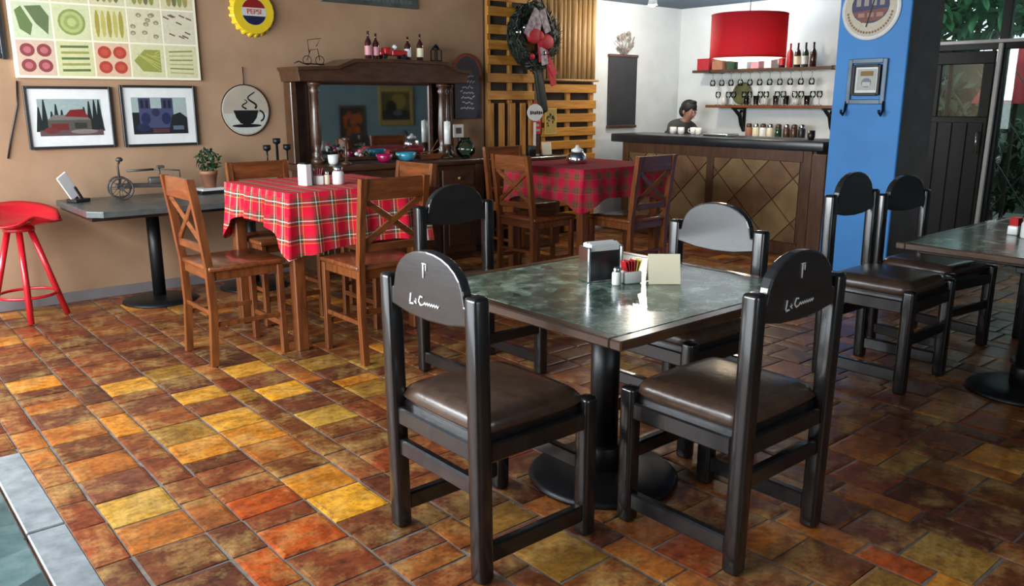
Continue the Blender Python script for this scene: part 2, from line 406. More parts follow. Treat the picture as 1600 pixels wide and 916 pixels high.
for i, t in enumerate(tiles[:300]):
    bm = bmesh.new(); lay = bm.loops.layers.color.new('tcol'); tile_geo(bm, lay, t)
    me = bpy.data.meshes.new('tile'); bm.to_mesh(me); bm.free(); me.materials.append(TILE)
    o = bpy.data.objects.new('tile', me); col.objects.link(o); o.parent = fl
    o.matrix_parent_inverse = fl.matrix_world.inverted()
bm = bmesh.new(); lay = bm.loops.layers.color.new('tcol')
for t in tiles[300:]: tile_geo(bm, lay, t)
me = bpy.data.meshes.new('far_tiles'); bm.to_mesh(me); bm.free(); me.materials.append(TILE)
o = bpy.data.objects.new('far_tiles', me); col.objects.link(o); o.parent = fl; o['kind'] = 'stuff'

def wallbox(name, a, b, mat):
    c = [(a[i] + b[i]) / 2 for i in range(3)]; d = [abs(b[i] - a[i]) for i in range(3)]
    return struct(MB().box(c, d).build(name, mat))
wallbox('ceiling', (X0 - .15, Y0 - .15, HC), (X1 + .15, Y1 + .15, HC + .1), 'ceiling_paint')
wallbox('wall_left', (X0, Y1, -.1), (6.80, Y1 + .15, HC), 'brown_plaster')
wallbox('wall_left_bar', (6.80, Y1, -.1), (X1 + .15, Y1 + .15, HC), 'white_plaster')
wallbox('baseboard_left', (X0, Y1 - .014, 0), (6.8, Y1, .075), 'grey_stucco')
wallbox('wall_back_bar', (X1, 3.72, -.1), (X1 + .15, Y1, HC), 'white_plaster')
wallbox('wall_back_teal', (X1, Y0 - .15, -.1), (X1 + .15, 1.25, HC), 'teal_paint')
# street side wall with its wide opening (the daylight of the scene)
wallbox('wall_front_low', (X0 - .15, Y0, -.1), (X0, Y1 + .15, .10), 'brown_plaster')
wallbox('wall_front_top', (X0 - .15, Y0, 2.42), (X0, Y1 + .15, HC), 'brown_plaster')
wallbox('wall_front_pier', (X0 - .15, Y0, .10), (X0, 1.35, 2.42), 'brown_plaster')
wallbox('wall_front_end', (X0 - .15, 6.45, .10), (X0, Y1 + .15, 2.42), 'brown_plaster')
wallbox('wall_right', (X0 - .15, Y0 - .15, -.1), (X1 + .15, Y0, HC), 'teal_paint')
w2 = struct(thing('rear_fill_frame', 'added frame bars around the fill light on the solid teal wall behind the photographer', None, (1.6, Y0, 0)))  # bars added around the rear fill light; the wall has no opening
for x in (-1.25, 0, 1.25): MB().box((x, .05, 1.55), (.06, .09, 1.42), .004).build('mullion', 'black_iron', w2)
for z in (.86, 2.24): MB().box((0, .05, z), (2.56, .09, .06), .004).build('frame_rail', 'black_iron', w2)
# blue pillar, stuccoed grey on its other faces
pil = struct(MB().box((6.50, 3.14, HC / 2), (.53, .53, HC)).build('wall_pillar', 'grey_stucco'))
pil['label'] = 'square pillar with a bright blue painted face and grey sides'
pf = MB().box((6.225, 3.14, HC / 2), (.03, .55, HC), .006).build('painted_face', 'blue_paint', pil)

# ================================================================= DARK DINING CHAIRS
def make_chair(label):
    t = thing('dining_chair', label, 'chair', group='dark wooden dining chairs')
    W, D = .455, .445; hx, hy = W / 2, D / 2
    def leg(x, y, h, rake=0):
        m = MB()
        m.bar((x, y, 0), (x, y, min(h, .5)), .058, .058, .014, (0, 1, 0), 3)
        if h > .5: m = MB().bar((x, y, 0), (x, y - rake, h), .058, .058, .014, (0, 1, 0), 3)
        return m
    for sx in (-1, 1): leg(sx * hx, hy, .50).build('leg', 'espresso_wood', t)
    for sx in (-1, 1): leg(sx * hx, -hy, .908, .012).build('post', 'espresso_wood', t)
    # seat rails
    for sx in (-1, 1): MB().box((sx * hx, 0, .420), (.040, D - .05, .062), .006).build('seat_rail', 'espresso_wood', t)
    for sy in (-1, 1): MB().box((0, sy * hy, .420), (W - .05, .040, .062), .006).build('seat_rail', 'espresso_wood', t)
    MB().pillow((0, .002, .487), W + .012, D + .012, .078, .016, 14, 14.0).build('seat', 'brown_leather', t)
    MB().box((0, 0, .452), (W - .02, D - .02, .034), .003).build('seat_board', 'espresso_wood', t)
    # stretchers: low ones at the sides, a higher one at the back and the front
    for sx in (-1, 1): MB().box((sx * hx, 0, .085), (.034, D - .05, .062), .006).build('stretcher', 'espresso_wood', t)
    MB().box((0, -hy, .305), (W - .05, .032, .058), .006).build('stretcher', 'espresso_wood', t)
    MB().box((0, hy, .26), (W - .05, .032, .055), .006).build('stretcher', 'espresso_wood', t)
    # arched back panel
    a = .196; pts = [(-a, .80)]
    pts = [(-.205, .812), (-.1, .795), (0, .790), (.1, .795), (.205, .812), (.205, .868), (.188, .872)]
    for i in range(1, 14):
        th = PI * i / 14; pts.append((.183 * math.cos(th), .878 + .130 * math.sin(th) ** .85))
    pts += [(-.188, .872), (-.205, .868)]
    p = MB().prism(pts, -.018, .018, .006).build('backrest', 'espresso_panel', t, (0, -hy - .010, 0))
    # painted emblem: a small upright mark and a handwritten line
    e = MB()
    def pen(P, r=.0028): e.tube([(x, -.0195, z) for x, z in P], r, 5)
    pen([(-.012, .968), (-.012, .925)], .0034); pen([(.002, .966), (.002, .948)], .0028); pen([(-.018, .969), (.006, .969)], .0022)
    e.build('emblem_mark', 'white_paint', p); e = MB()
    pen([(-.082, .866), (-.088, .838), (-.090, .832), (-.068, .834)], .0034)
    pen([(-.062, .842), (-.052, .846), (-.058, .852), (-.064, .844), (-.052, .836)])
    pen([(-.018, .862), (-.032, .864), (-.040, .848), (-.030, .836), (-.016, .840)], .0032)
    w = [(-.014 + i * .0062, .842 + (.006 if i % 2 else -.002) + .0002 * i) for i in range(14)]
    pen(w, .0030)
    e.build('emblem_lettering', 'white_paint', p)
    return t
ch0 = make_chair('dark wooden chair nearest the camera, backrest emblem catching bluish light, left of central table')
ch0.location = (1.628, 2.02, 0); ch0.rotation_euler[2] = R(-90)
copy_tree(ch0, None, (2.263, 1.54, 0), 0, 'dark wooden chair seen from behind at right front side of central table')
copy_tree(ch0, None, (2.655, 3.37, 0), PI, 'dark wooden chair on far left side of central table, nearest the plaid tables')
copy_tree(ch0, None, (2.835, 2.185, 0), PI / 2, 'dark wooden chair with glinting arched back, on bar side of central table')
ch5 = copy_tree(ch0, None, (4.275, 1.95, 0), PI, 'dark wooden chair standing against the blue pillar, sideways at right-hand table')
ch5.scale = (1, 1, 1.07)
copy_tree(ch0, None, (5.08, 2.05, 0), PI - .12, 'dark wooden chair behind the right-hand table, right of the blue pillar')
copy_tree(ch0, None, (5.86, 1.52, 0), PI / 2 + .15, 'dark wooden chair at the far end of right-hand table before the glass door')

# ================================================================= STONE TOPPED TABLES
def stone_table(label, x0, x1, y0, y1, peds, rim='table_edge_wood', top='green_slate', bw=.048, rimtile=None, base_r=.29):
    cx, cy = (x0 + x1) / 2, (y0 + y1) / 2; w, d = x1 - x0, y1 - y0
    t = thing('dining_table', label, 'table', (cx, cy, 0))
    ap = MB().box((0, 0, .704), (w - .16, d - .16, .022), .004).build('top_board', 'espresso_wood', t)
    # border strips
    if rimtile:
        for sy in (-1, 1):
            n = max(1, round((w - 2 * bw) / rimtile)); wi = w - 2 * bw
            for i in range(n):
                MB().box((-wi / 2 + (i + .5) * wi / n, sy * (d / 2 - bw / 2), .7335), (wi / n - .006, bw - .004, .033), .002).build('border_tile', rim, t)
        for sx in (-1, 1):
            n = max(1, round(d / rimtile))
            for i in range(n):
                MB().box((sx * (w / 2 - bw / 2), -d / 2 + (i + .5) * d / n, .7335), (bw - .004, d / n - .006, .033), .002).build('border_tile', rim, t)
    else:
        for sy in (-1, 1): MB().box((0, sy * (d / 2 - bw / 2), .7335), (w, bw, .033), .005).build('edge_strip', rim, t)
        for sx in (-1, 1): MB().box((sx * (w / 2 - bw / 2), 0, .7335), (bw, d - 2 * bw, .033), .005).build('edge_strip', rim, t)
    MB().box((0, 0, .7325), (w - 2 * bw - .004, d - 2 * bw - .004, .0345), .003).build('stone_top', top, t)
    for px, py in peds:
        c = MB().lathe([(.15, .655), (.15, .682)], n=24); c.box((0, 0, .665), (.5, .07, .03), .004); c.box((0, 0, .664), (.07, .5, .03), .004)
        c.build('top_plate', 'black_iron', t, (px, py, 0))
        MB().lathe([(.056, .13), (.055, .66)], n=24).build('column', 'black_iron', t, (px, py, 0))
        MB().lathe([(.072, .04), (.072, .13), (.066, .142), (.05, .146)], n=24).build('collar', 'black_iron', t, (px, py, 0))
        MB().lathe([(base_r, 0), (base_r + .005, .012), (base_r - .012, .026), (.16, .040), (.06, .048)], n=40).build('base', 'black_iron', t, (px, py, 0))
    return t
stone_table('square green slate table in the centre with napkin dispenser and four dark chairs', 1.765, 2.905, 1.575, 2.665, [(-.11, -.06)])
stone_table('dark green stone table at right edge beside the blue pillar', 4.155, 5.56, .78, 1.875, [(-.30, 0), (.32, 0)], base_r=.26)
stone_table('pale grey tile-edged table corner at the bottom left of the picture', -.88, .247, .70, 1.842, [(0, 0)], 'grey_stone', 'pale_green_slate', .062, .38)

# table-top things on the central table
def shaker(name, label, cat, loc, r, h, body, capm, group=None):
    t = thing(name, label, cat, loc, 0, group)
    MB().lathe([(r * .92, 0), (r, .006), (r, h * .62), (r * .82, h * .72)], n=18).build('body', body, t)
    MB().lathe([(r * .80, h * .72), (r * .84, h * .74), (r * .84, h * .92), (r * .5, h)], n=18).build('cap', capm, t)
    return t
ND = thing('napkin_dispenser', 'chrome and black napkin dispenser stuffed with white napkins on central table', 'dispenser', (2.36, 2.225, .7505), R(-14)); ND.scale = (.80, 1, 1.05)
MB().prism([(-.085, 0), (.085, 0), (.085, .118), (-.085, .118)], -.032, .032, .004).build('body', 'black_plastic', ND)
for sx in (-1, 1): MB().box((sx * .094, 0, .066), (.018, .078, .132), .004).build('side_plate', 'chrome', ND)
n_ = MB()
for i in range(5): n_.box((0, -.026 + i * .013, .127 + (i % 2) * .004), (.165, .0105, .032), .003)
n_.build('napkins', 'white_paint', ND)
MB().box((0, 0, .003), (.2, .085, .006), .002).build('base', 'chrome', ND)
shaker('salt_shaker', 'small white glass shaker in front of napkin dispenser on central table', 'shaker', (2.335, 2.115, .7505), .019, .072, 'white_ceramic', 'chrome')
cc = thing('sweetener_caddy', 'small white caddy with red and yellow sachets on central table', 'caddy', (2.405, 2.105, .7505), R(-20))
MB().box((0, 0, .024), (.075, .052, .048), .006, seg=2).build('tray', 'white_ceramic', cc)
for i in range(6): MB().box((-.028 + .011 * i, 0, .060 + .004 * (i % 2)), (.004, .042, .058), .001, Matrix.Rotation(.12 * (i - 2.5), 3, 'Y')).build('sachet', 'red_plastic' if i < 4 else 'yellow_paper', cc)
tt = thing('table_tent', 'cream table card standing beside the sachets on central table', 'card', (2.50, 2.02, .7505), R(-40))
for s in (-1, 1): MB().box((0, s * .016, .058), (.125, .0025, .118), 0, Matrix.Rotation(s * .27, 3, 'X')).build('card_leaf', 'cream_card', tt)
# on the right-hand table
shaker('sugar_jar', 'white jar with a black ring print at right edge of picture', 'jar', (4.80, 1.475, .7505), .045, .12, 'white_ceramic', 'white_ceramic')
rj = thing('sweetener_caddy', 'white caddy of red sachets on the right-hand table', 'caddy', (4.88, 1.575, .7505), 0)
MB().box((0, 0, .024), (.075, .052, .048), .006, seg=2).build('tray', 'white_ceramic', rj)
for i in range(5): MB().box((-.026 + .013 * i, 0, .062), (.004, .042, .058), .001, Matrix.Rotation(.1 * (i - 2), 3, 'Y')).build('sachet', 'red_plastic', rj)

# ================================================================= HONEY BAR CHAIRS + PLAID TABLES
def make_barchair(label):
    t = thing('bar_chair', label, 'chair', group='honey wood cross-back counter chairs')
    hx, hy = .20, .205; m = 'honey_wood'
    for sx in (-1, 1): MB().bar((sx * hx, hy, 0), (sx * hx, hy - .005, .535), .036, .036, .004, (0, 1, 0)).build('leg', m, t)
    for sx in (-1, 1):
        q = MB(); P = [(-hy - .012, 0), (-hy + .006, .30), (-hy, .56), (-hy - .03, .82), (-hy - .062, 1.045)]
        t2 = bmesh.new(); rings = []
        for y, z in P: rings.append([t2.verts.new((sx * hx + dx, y + dy, z)) for dx, dy in ((-.018, -.02), (.018, -.02), (.018, .02), (-.018, .02))])
        for a, b in zip(rings, rings[1:]):
            for i in range(4): t2.faces.new((a[i], a[(i + 1) % 4], b[(i + 1) % 4], b[i]))
        t2.faces.new(rings[0][::-1]); t2.faces.new(rings[-1]); q._merge(t2); q.build('post', m, t)
    MB().box((0, .01, .552), (.455, .45, .030), .010, seg=2).build('seat', 'honey_wood_flat', t)
    for sy in (-1, 1): MB().box((0, sy * (hy - .012), .512), (.37, .022, .055), .003).build('apron', 'honey_wood_flat', t)
    for sx in (-1, 1): MB().box((sx * (hx - .004), 0, .512), (.022, .37, .055), .003).build('apron', m, t)
    # top rail, lower rail, crossed slats
    yt = lambda z: -hy - .03 - (z - .82) * .14
    MB().bar((-hx, yt(.985), .985), (hx, yt(.985), .985), .024, .115, .004).build('top_rail', 'honey_wood_flat', t)
    MB().bar((-hx, yt(.66), .66), (hx, yt(.66), .66), .022, .045, .004).build('lower_rail', 'honey_wood_flat', t)
    for s in (-1, 1): MB().bar((-s * .185, yt(.675), .68), (s * .185, yt(.93), .93), .014 + .003 * s, .036, .003).build('cross_slat', 'honey_wood_flat', t)
    for sx in (-1, 1): MB().box((sx * hx, 0, .235), (.018, .38, .026), .003).build('stretcher', m, t)
    MB().box((0, hy, .175), (.37, .020, .032), .003).build('stretcher', 'honey_wood_flat', t)
    MB().box((0, -hy + .003, .30), (.37, .018, .024), .003).build('stretcher', 'honey_wood_flat', t)
    return t
bc0 = make_barchair('honey wood cross-back chair left of the front plaid table, nearest the red stool')
bc0.location = (1.79, 4.615, 0); bc0.rotation_euler[2] = R(-90)
copy_tree(bc0, None, (2.425, 4.10, 0), 0, 'honey wood cross-back chair seen from behind in front of the front plaid table')
copy_tree(bc0, None, (2.365, 5.23, 0), PI, 'honey wood chair behind the front plaid table, toward the round cup sign')
copy_tree(bc0, None, (2.88, 4.695, 0), PI / 2, 'honey wood chair between the front plaid table and the mirrored sideboard')
copy_tree(bc0, None, (4.375, 4.85, 0), R(-90), 'honey wood chair at left end of the rear plaid table below the wreath')
copy_tree(bc0, None, (4.90, 4.335, 0), 0, 'dark reddish wooden chair at right front of rear plaid table before the bar')
copy_tree(bc0, None, (4.86, 5.58, 0), PI, 'wooden chair behind the rear plaid table by the slatted wood partition')

def wood_table(label, x0, x1, y0, y1, h):
    t = thing('counter_table', label, 'table', ((x0 + x1) / 2, (y0 + y1) / 2, 0)); w, d = x1 - x0, y1 - y0
    MB().box((0, 0, h - .02), (w, d, .036), .006).build('tabletop', 'honey_wood_flat', t)
    for sx in (-1, 1):
        for sy in (-1, 1): MB().bar((sx * (w / 2 - .045), sy * (d / 2 - .045), 0), (sx * (w / 2 - .045), sy * (d / 2 - .045), h - .04), .07, .07, .006, (0, 1, 0)).build('leg', 'honey_wood', t)
    for sy in (-1, 1): MB().box((0, sy * (d / 2 - .05), h - .09), (w - .16, .024, .09), .003).build('apron', 'honey_wood_flat', t)
    for sx in (-1, 1): MB().box((sx * (w / 2 - .05), 0, h - .09), (.024, d - .16, .09), .003).build('apron', 'honey_wood', t)
    return t
def cloth(label, x0, x1, y0, y1, h, drops, cdrop, mat, seed, nf):
    w, d = x1 - x0, y1 - y0; rnd = random.Random(seed); bm = bmesh.new(); uvl = bm.loops.layers.uv.new('UVMap')
    per = 2 * (w + d); n = 240; rows = 9; top = h + .003
    def edge(s):
        s %= per
        if s < w: return (-w / 2 + s, -d / 2), (0, -1), s
        s -= w
        if s < d: return (w / 2, -d / 2 + s), (1, 0), s
        s -= d
        if s < w: return (w / 2 - s, d / 2), (0, 1), s
        s -= w
        return (-w / 2, d / 2 - s), (-1, 0), s
    ph = [rnd.uniform(0, 6.28) for _ in range(4)]
    grid = []
    for i in range(n):
        s = per * i / n; (px, py), _, _ = edge(s)
        # corner proximity
        L = [0, w, w + d, 2 * w + d, per]; dc = min(abs(s - q) for q in L); k = math.exp(-(dc / .13) ** 2)
        nx, ny = 0, 0
        for ds in [q * .02 for q in range(-6, 7)]:
            _, nn, _ = edge(s + ds); nx += nn[0]; ny += nn[1]
        L_ = math.hypot(nx, ny); nx /= L_; ny /= L_
        drop = sum(drops[0 if q < w else 1 if q < w + d else 2 if q < 2 * w + d else 3] for q in [(s + .02 * z) % per for z in range(-5, 6)]) / 11
        D = drop + (cdrop - drop) * k + .012 * math.sin(s * 5 + ph[0])
        colv = []
        for r in range(rows):
            f = r / (rows - 1); dep = D * f
            fold = (math.sin(s * nf + ph[1]) * .6 + math.sin(s * nf * 1.73 + ph[2]) * .4) * .021 * min(1, f * 1.6) * (1 + 1.0 * k)
            out = .004 + .022 * f + .028 * k * f + fold
            if r == 0: out = .001
            z = top - dep + (0 if r else 0)
            colv.append((bm.verts.new((px + nx * out, py + ny * out, z)), (s, dep)))
        grid.append(colv)
    for i in range(n):
        a, b = grid[i], grid[(i + 1) % n]
        for r in range(rows - 1):
            f = bm.faces.new((a[r][0], a[r + 1][0], b[r + 1][0], b[r][0])); f.smooth = True
            ub = per if i == n - 1 else b[r][1][0]
            for l, uv in zip(f.loops, ((a[r][1][0], a[r][1][1]), (a[r + 1][1][0], a[r + 1][1][1]), (ub, b[r + 1][1][1]), (ub, b[r][1][1]))): l[uvl].uv = uv
    f = bm.faces.new([g[0][0] for g in grid])
    for l in f.loops: l[uvl].uv = (l.vert.co.x, l.vert.co.y)
    bmesh.ops.recalc_face_normals(bm, faces=bm.faces[:])
    me = bpy.data.meshes.new('tablecloth'); bm.to_mesh(me); bm.free(); me.materials.append(MATS[mat])
    o = bpy.data.objects.new('tablecloth', me); col.objects.link(o); o.location = ((x0 + x1) / 2, (y0 + y1) / 2, 0)
    return tag(o, label, 'tablecloth', 'red plaid tablecloths')
wood_table('counter-height wooden table under the front plaid cloth', 2.045, 2.95, 4.345, 5.25, .935)
cloth('red plaid cloth draped over the front table with white condiments on it', 2.035, 2.96, 4.335, 5.26, .936, (.335, .30, .24, .205), .365, 'red_plaid_cloth', 3, 23)
wood_table('counter-height wooden table under the rear plaid cloth, before the bar', 4.47, 5.42, 4.42, 5.33, .935)
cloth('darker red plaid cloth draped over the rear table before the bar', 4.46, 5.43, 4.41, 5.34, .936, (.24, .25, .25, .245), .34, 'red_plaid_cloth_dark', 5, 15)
ZT = .9395
nh = thing('napkin_dispenser', 'tall white napkin holder with black side on the front plaid table', 'dispenser', (2.32, 4.69, ZT), R(10))
MB().box((0, 0, .065), (.045, .085, .13), .004).build('body', 'white_ceramic', nh); MB().box((.027, 0, .068), (.008, .09, .136), .002).build('side_plate', 'black_plastic', nh); MB().box((0, 0, .134), (.04, .06, .010), .002).build('top', 'black_plastic', nh)
c2 = thing('sweetener_caddy', 'white caddy of pink sachets on the front plaid table', 'caddy', (2.405, 4.70, ZT), R(-30))
MB().box((0, 0, .028), (.085, .055, .056), .006, seg=2).build('tray', 'white_ceramic', c2)
for i in range(6): MB().box((-.03 + .012 * i, 0, .068 + .005 * (i % 2)), (.004, .045, .062), .001, Matrix.Rotation(.1 * (i - 2.5), 3, 'Y')).build('sachet', 'pink_paper', c2)
shaker('salt_shaker', 'small cream shaker beside pink sachets on the front plaid table', 'shaker', (2.455, 4.665, ZT), .016, .085, 'cream_card', 'chrome')
shaker('sugar_jar', 'white jar with pale green label on the front plaid table', 'jar', (2.515, 4.63, ZT), .036, .115, 'white_ceramic', 'chrome')
gj = thing('glass_dispenser', 'shiny silver domed sugar dispenser on the rear plaid table', 'jar', (4.88, 4.90, ZT))
MB().lathe([(.075, 0), (.085, .02), (.075, .07), (.05, .10)], n=20).build('body', 'chrome', gj); MB().lathe([(.05, .10), (.05, .115), (.018, .13), (.012, .15)], n=16).build('lid', 'white_ceramic', gj)

# ================================================================= RED TRACTOR-SEAT STOOL
st = thing('stool', 'red metal tractor-seat stool against the left wall', 'stool', (1.012, 6.26, 0), R(18)); st.scale = (1.06, 1.06, 1.05)
bm = MB(); t_ = bmesh.new(); N, K = 40, 9; rings = []
for k in range(K + 1):
    f = k / K; ring = []
    for i in range(N):
        a = 2 * PI * i / N; rx = .245; ry = .215
        notch = 1 - .16 * math.exp(-((a - 1.5 * PI) / .28) ** 2)
        x_, y_ = rx * f * math.cos(a) * (1 + .07 * math.cos(2 * a)), ry * f * math.sin(a) * notch
        z_ = .618 + .065 * f ** 2.6 * (.55 + .45 * abs(math.cos(a))) + .085 * max(0, math.sin(a)) * f ** 2 - .010 * math.exp(-((abs(x_) - .11) / .06) ** 2) * (1 - f)
        if a > PI: z_ += (-.055 * abs(math.cos(a)) + .030 * math.exp(-((a - 1.5 * PI) / .35) ** 2)) * f ** 3
        ring.append(t_.verts.new((x_, y_, z_)))
    rings.append(ring)
for a, b in zip(rings[1:], rings[2:]):
    for i in range(N): t_.faces.new((a[i], a[(i + 1) % N], b[(i + 1) % N], b[i])).smooth = True
t_.faces.new(rings[1]); [t_.verts.remove(v) for v in rings[0]]
bm._merge(t_); so = bm.build('seat', 'red_enamel', st)
sm = so.modifiers.new('thickness', 'SOLIDIFY'); sm.thickness = .012
MB().lathe([(.09, .575), (.09, .595), (.05, .618)], n=20).build('swivel_plate', 'red_enamel', st)
for k in range(4):
    a = PI / 4 + k * PI / 2 + .3
    MB().tube([(.06 * math.cos(a), .06 * math.sin(a), .588), (.21 * math.cos(a), .21 * math.sin(a), .006)], .019, 10).build('leg', 'red_enamel', st)
ringp = [(.17 * math.cos(2 * PI * i / 28), .17 * math.sin(2 * PI * i / 28), .165) for i in range(28)]
MB().tube(ringp, .010, 8, True).build('foot_ring', 'red_enamel', st)
let = MB()
for px_, pts in ((-.085, [(0, 0), (.022, .004), (.020, .018), (.004, .020), (0, .006), (.010, -.010), (.022, -.006)]), (-.125, [(0, -.010), (0, .020), (.004, .016), (.016, .020)])):
    let.tube([(px_ + x, .115 + z * .9, .668 + z * .35) for x, z in pts], .0032, 5)
let.build('lettering', 'yellow_paper', st)

# ================================================================= WALL TABLE WITH ORNAMENTS
wt = thing('console_table', 'long dark slate pedestal table against the brown wall under framed photos', 'table', (2.14, 6.13, 0))
MB().slab([(-.82, -.36), (-.74, -.45), (.86, -.45), (.86, .46), (-.82, .46)], .715, .755, .006).build('tabletop', 'dark_slate', wt)
MB().slab([(-.80, -.40), (.82, -.40), (.82, .44), (-.80, .44)], .69, .714).build('underframe', 'espresso_wood', wt)
for px_ in (-.28, .45):
    MB().lathe([(.045, .04), (.045, .69)], n=20).build('column', 'black_iron', wt, (px_, .10, 0))
    MB().lathe([(.26, 0), (.26, .012), (.2, .03), (.05, .045)], n=32).build('base', 'black_iron', wt, (px_, .10, 0))
pd = thing('menu_stand', 'white card leaning on a small black stand on the wall table', 'card', (1.40, 6.36, .756), R(25))
MB().box((-.045, 0, .115), (.085, .012, .19), .004, Matrix.Rotation(-.55, 3, 'Y')).build('card', 'white_paint', pd)
MB().box((.02, 0, .012), (.12, .10, .024), .004).build('base', 'black_plastic', pd)
MB().bar((.03, .02, .02), (-.02, .02, .11), .015, .015, .002).build('strut', 'black_plastic', pd)
MB().bar((.03, -.03, .02), (-.02, -.03, .11), .015, .015, .002).build('strut', 'black_plastic', pd)
# rusty wire tractor model
tr = thing('wire_tractor', 'rusty metal farm-machine model with spoked wheels on the wall table', 'ornament', (1.86, 6.30, .756), R(-8))
def wheel(parent, x, y, r, mat='silver_wire', sp=8):
    w = MB(); w.tube([(r * math.cos(2 * PI * i / 24), 0, r * math.sin(2 * PI * i / 24)) for i in range(24)], r * .09, 6, True); w.lathe([(r * .2, -.02), (r * .2, .02)], axis=(0, 1, 0), n=10)
    o = w.build('wheel', mat, parent, (x, y, r * 1.09))
    s = MB()
    for i in range(sp): s.tube([(0, 0, 0), (r * math.cos(2 * PI * i / sp), 0, r * math.sin(2 * PI * i / sp))], r * .04, 5)
    s.build('spokes', mat, o)
wheel(tr, -.17, -.07, .075); wheel(tr, -.17, .07, .075); wheel(tr, .20, -.06, .045); wheel(tr, .20, .06, .045)
MB().bar((-.2, 0, .10), (.24, 0, .085), .06, .03, .004).build('chassis', 'silver_wire', tr)
MB().box((.10, 0, .125), (.16, .07, .05), .01, seg=2).build('engine', 'silver_wire', tr)
f_ = MB(); f_.tube([(-.17, 0, .10), (-.175, 0, .24), (-.16, 0, .27)], .008, 6); f_.tube([(-.12, 0, .20), (.06, 0, .205)], .008, 6); f_.tube([(.10, 0, .14), (.10, 0, .215)], .007, 6); f_.tube([(.06, 0, .205), (.24, 0, .19), (.24, 0, .09)], .006, 6)
f_.build('frame', 'silver_wire', tr); MB().lathe([(.02, .27), (.026, .285), (.012, .30)], (-.16, 0, 0), 10).build('stack', 'silver_wire', tr); MB().box((.11, 0, .222), (.05, .04, .02), .004).build('seat', 'silver_wire', tr)
# potted plant
def leafbm(n, cx, cz, rx, ry, rz, size, rnd, cy=0):
    m = bmesh.new()
    for _ in range(n):
        while True:
            u = Vector((rnd.uniform(-1, 1), rnd.uniform(-1, 1), rnd.uniform(-1, 1)))
            if u.length < 1: break
        p = Vector((cx + u.x * rx, cy + u.y * ry, cz + u.z * rz)); q = Matrix.Rotation(rnd.uniform(0, 6.28), 3, 'Z') @ Matrix.Rotation(rnd.uniform(-1.2, 1.2), 3, 'X') @ Matrix.Rotation(rnd.uniform(-.6, .6), 3, 'Y')
        s = size * rnd.uniform(.7, 1.3); V = [p + q @ Vector(v) * s for v in ((0, -1, 0), (.38, -.2, .10), (.30, .45, .08), (0, 1, -.15), (-.30, .45, .08), (-.38, -.2, .10))]
        vs = [m.verts.new(v) for v in V]
        m.faces.new((vs[0], vs[1], vs[2], vs[3])); m.faces.new((vs[0], vs[3], vs[4], vs[5]))
    return m
def leaves(name, mat, parent, **k):
    b = MB(); b._merge(leafbm(**k)); o = b.build(name, mat, parent); o['kind'] = 'stuff'; return o
pp = thing('potted_plant', 'small green plant in a clay pot on books on the wall table', 'plant', (2.34, 6.34, .80))
MB().lathe([(.045, 0), (.062, .10), (.066, .10), (.066, .125), (.055, .125), (.05, .11)], n=18).build('pot', 'terracotta', pp)
leaves('foliage', 'leaf_green', pp, n=110, cx=0, cz=.20, rx=.10, ry=.09, rz=.09, size=.028, rnd=random.Random(4))
for k, (c_k, lab) in enumerate((('black_plastic', 'black book at the bottom under the clay plant pot'), ('white_paint', 'pale book directly under the clay plant pot'))):
    b_k = thing('book', lab, 'book', (2.34, 6.34, .756 + .022 * k), .1 * k)
    MB().box((0, 0, .010), (.19, .15, .020), .002).build('cover', c_k, b_k); MB().box((.003, 0, .010), (.188, .144, .014)).build('pages', 'white_paint', b_k)
ca = thing('candelabra', 'black iron candelabra with three cups on the wall table', 'candle holder', (2.88, 6.28, .756), 0)
MB().lathe([(.06, 0), (.055, .01), (.012, .025), (.010, .36)], n=16).build('stem', 'black_iron', ca)
for s in (-1, 0, 1):
    if s: MB().tube([(0, 0, .22), (s * .05, 0, .20), (s * .085, 0, .23), (s * .085, 0, .30)], .007, 8).build('arm', 'black_iron', ca)
    MB().lathe([(.008, .30), (.03, .315), (.03, .35), (.022, .35), (.02, .32)], (s * .085, 0, .05 if s == 0 else 0), 14).build('cup', 'black_iron', ca)

# ================================================================= WALL HANGINGS ON THE LEFT WALL
WY = Y1 - .002
po = thing('vegetable_poster', 'large cream canvas print with rows of painted vegetables on left wall', 'poster', (1.80, WY, 1.60))
MB().box((0, -.014, .375), (1.255, .028, .75), .003).build('canvas', M('canvas_cream', (.80, .76, .58), .7, c2=(.76, .71, .52), sc=3), po)
P = []; rp = random.Random(5)
cw, rh = .245, .247; xL = -.6125
def cell(i, j): return xL + cw * (i + .5), .135 + rh * j
tints = [[(.80, .66, .60), (.78, .78, .58), (.84, .66, .55), (.80, .79, .62), (.80, .79, .62)], [(.74, .80, .66), (.78, .80, .62), (.82, .80, .60), (.81, .78, .66), (.80, .77, .68)], [(.80, .78, .62)] * 5]
for j in range(3):
    for i in range(5):
        cx, cz = cell(i, j); P.append((rect(cx - cw / 2 + .006, cz - rh / 2 + .006, cx + cw / 2 - .006, cz + rh / 2 - .006), tints[j][i]))
def rnd4(cx, cz, r, c1, c2_):
    for sx in (-1, 1):
        for sz in (-1, 1):
            P.append((disc(cx + sx * r * 1.12, cz + sz * r * 1.12, r, r * .95, 14), c1)); P.append((disc(cx + sx * r * 1.12, cz + sz * r * 1.12, r * .55, r * .5, 10), c2_))
rnd4(*cell(0, 0), .046, (.42, .03, .10), (.66, .25, .33)); rnd4(*cell(2, 0), .046, (.62, .035, .02), (.70, .13, .08))
cx, cz = cell(1, 0)
for k in range(5): P.append((stroke((cx - .09, cz - .08 + .04 * k), (cx + .09, cz - .075 + .04 * k), .016), ((.16, .28, .07), (.48, .52, .18))[k % 2]))
cx, cz = cell(3, 0)
P.append(([(cx - .10, cz), (cx - .04, cz - .075), (cx + .09, cz - .08), (cx + .09, cz + .08), (cx - .02, cz + .08)], (.46, .50, .14)))
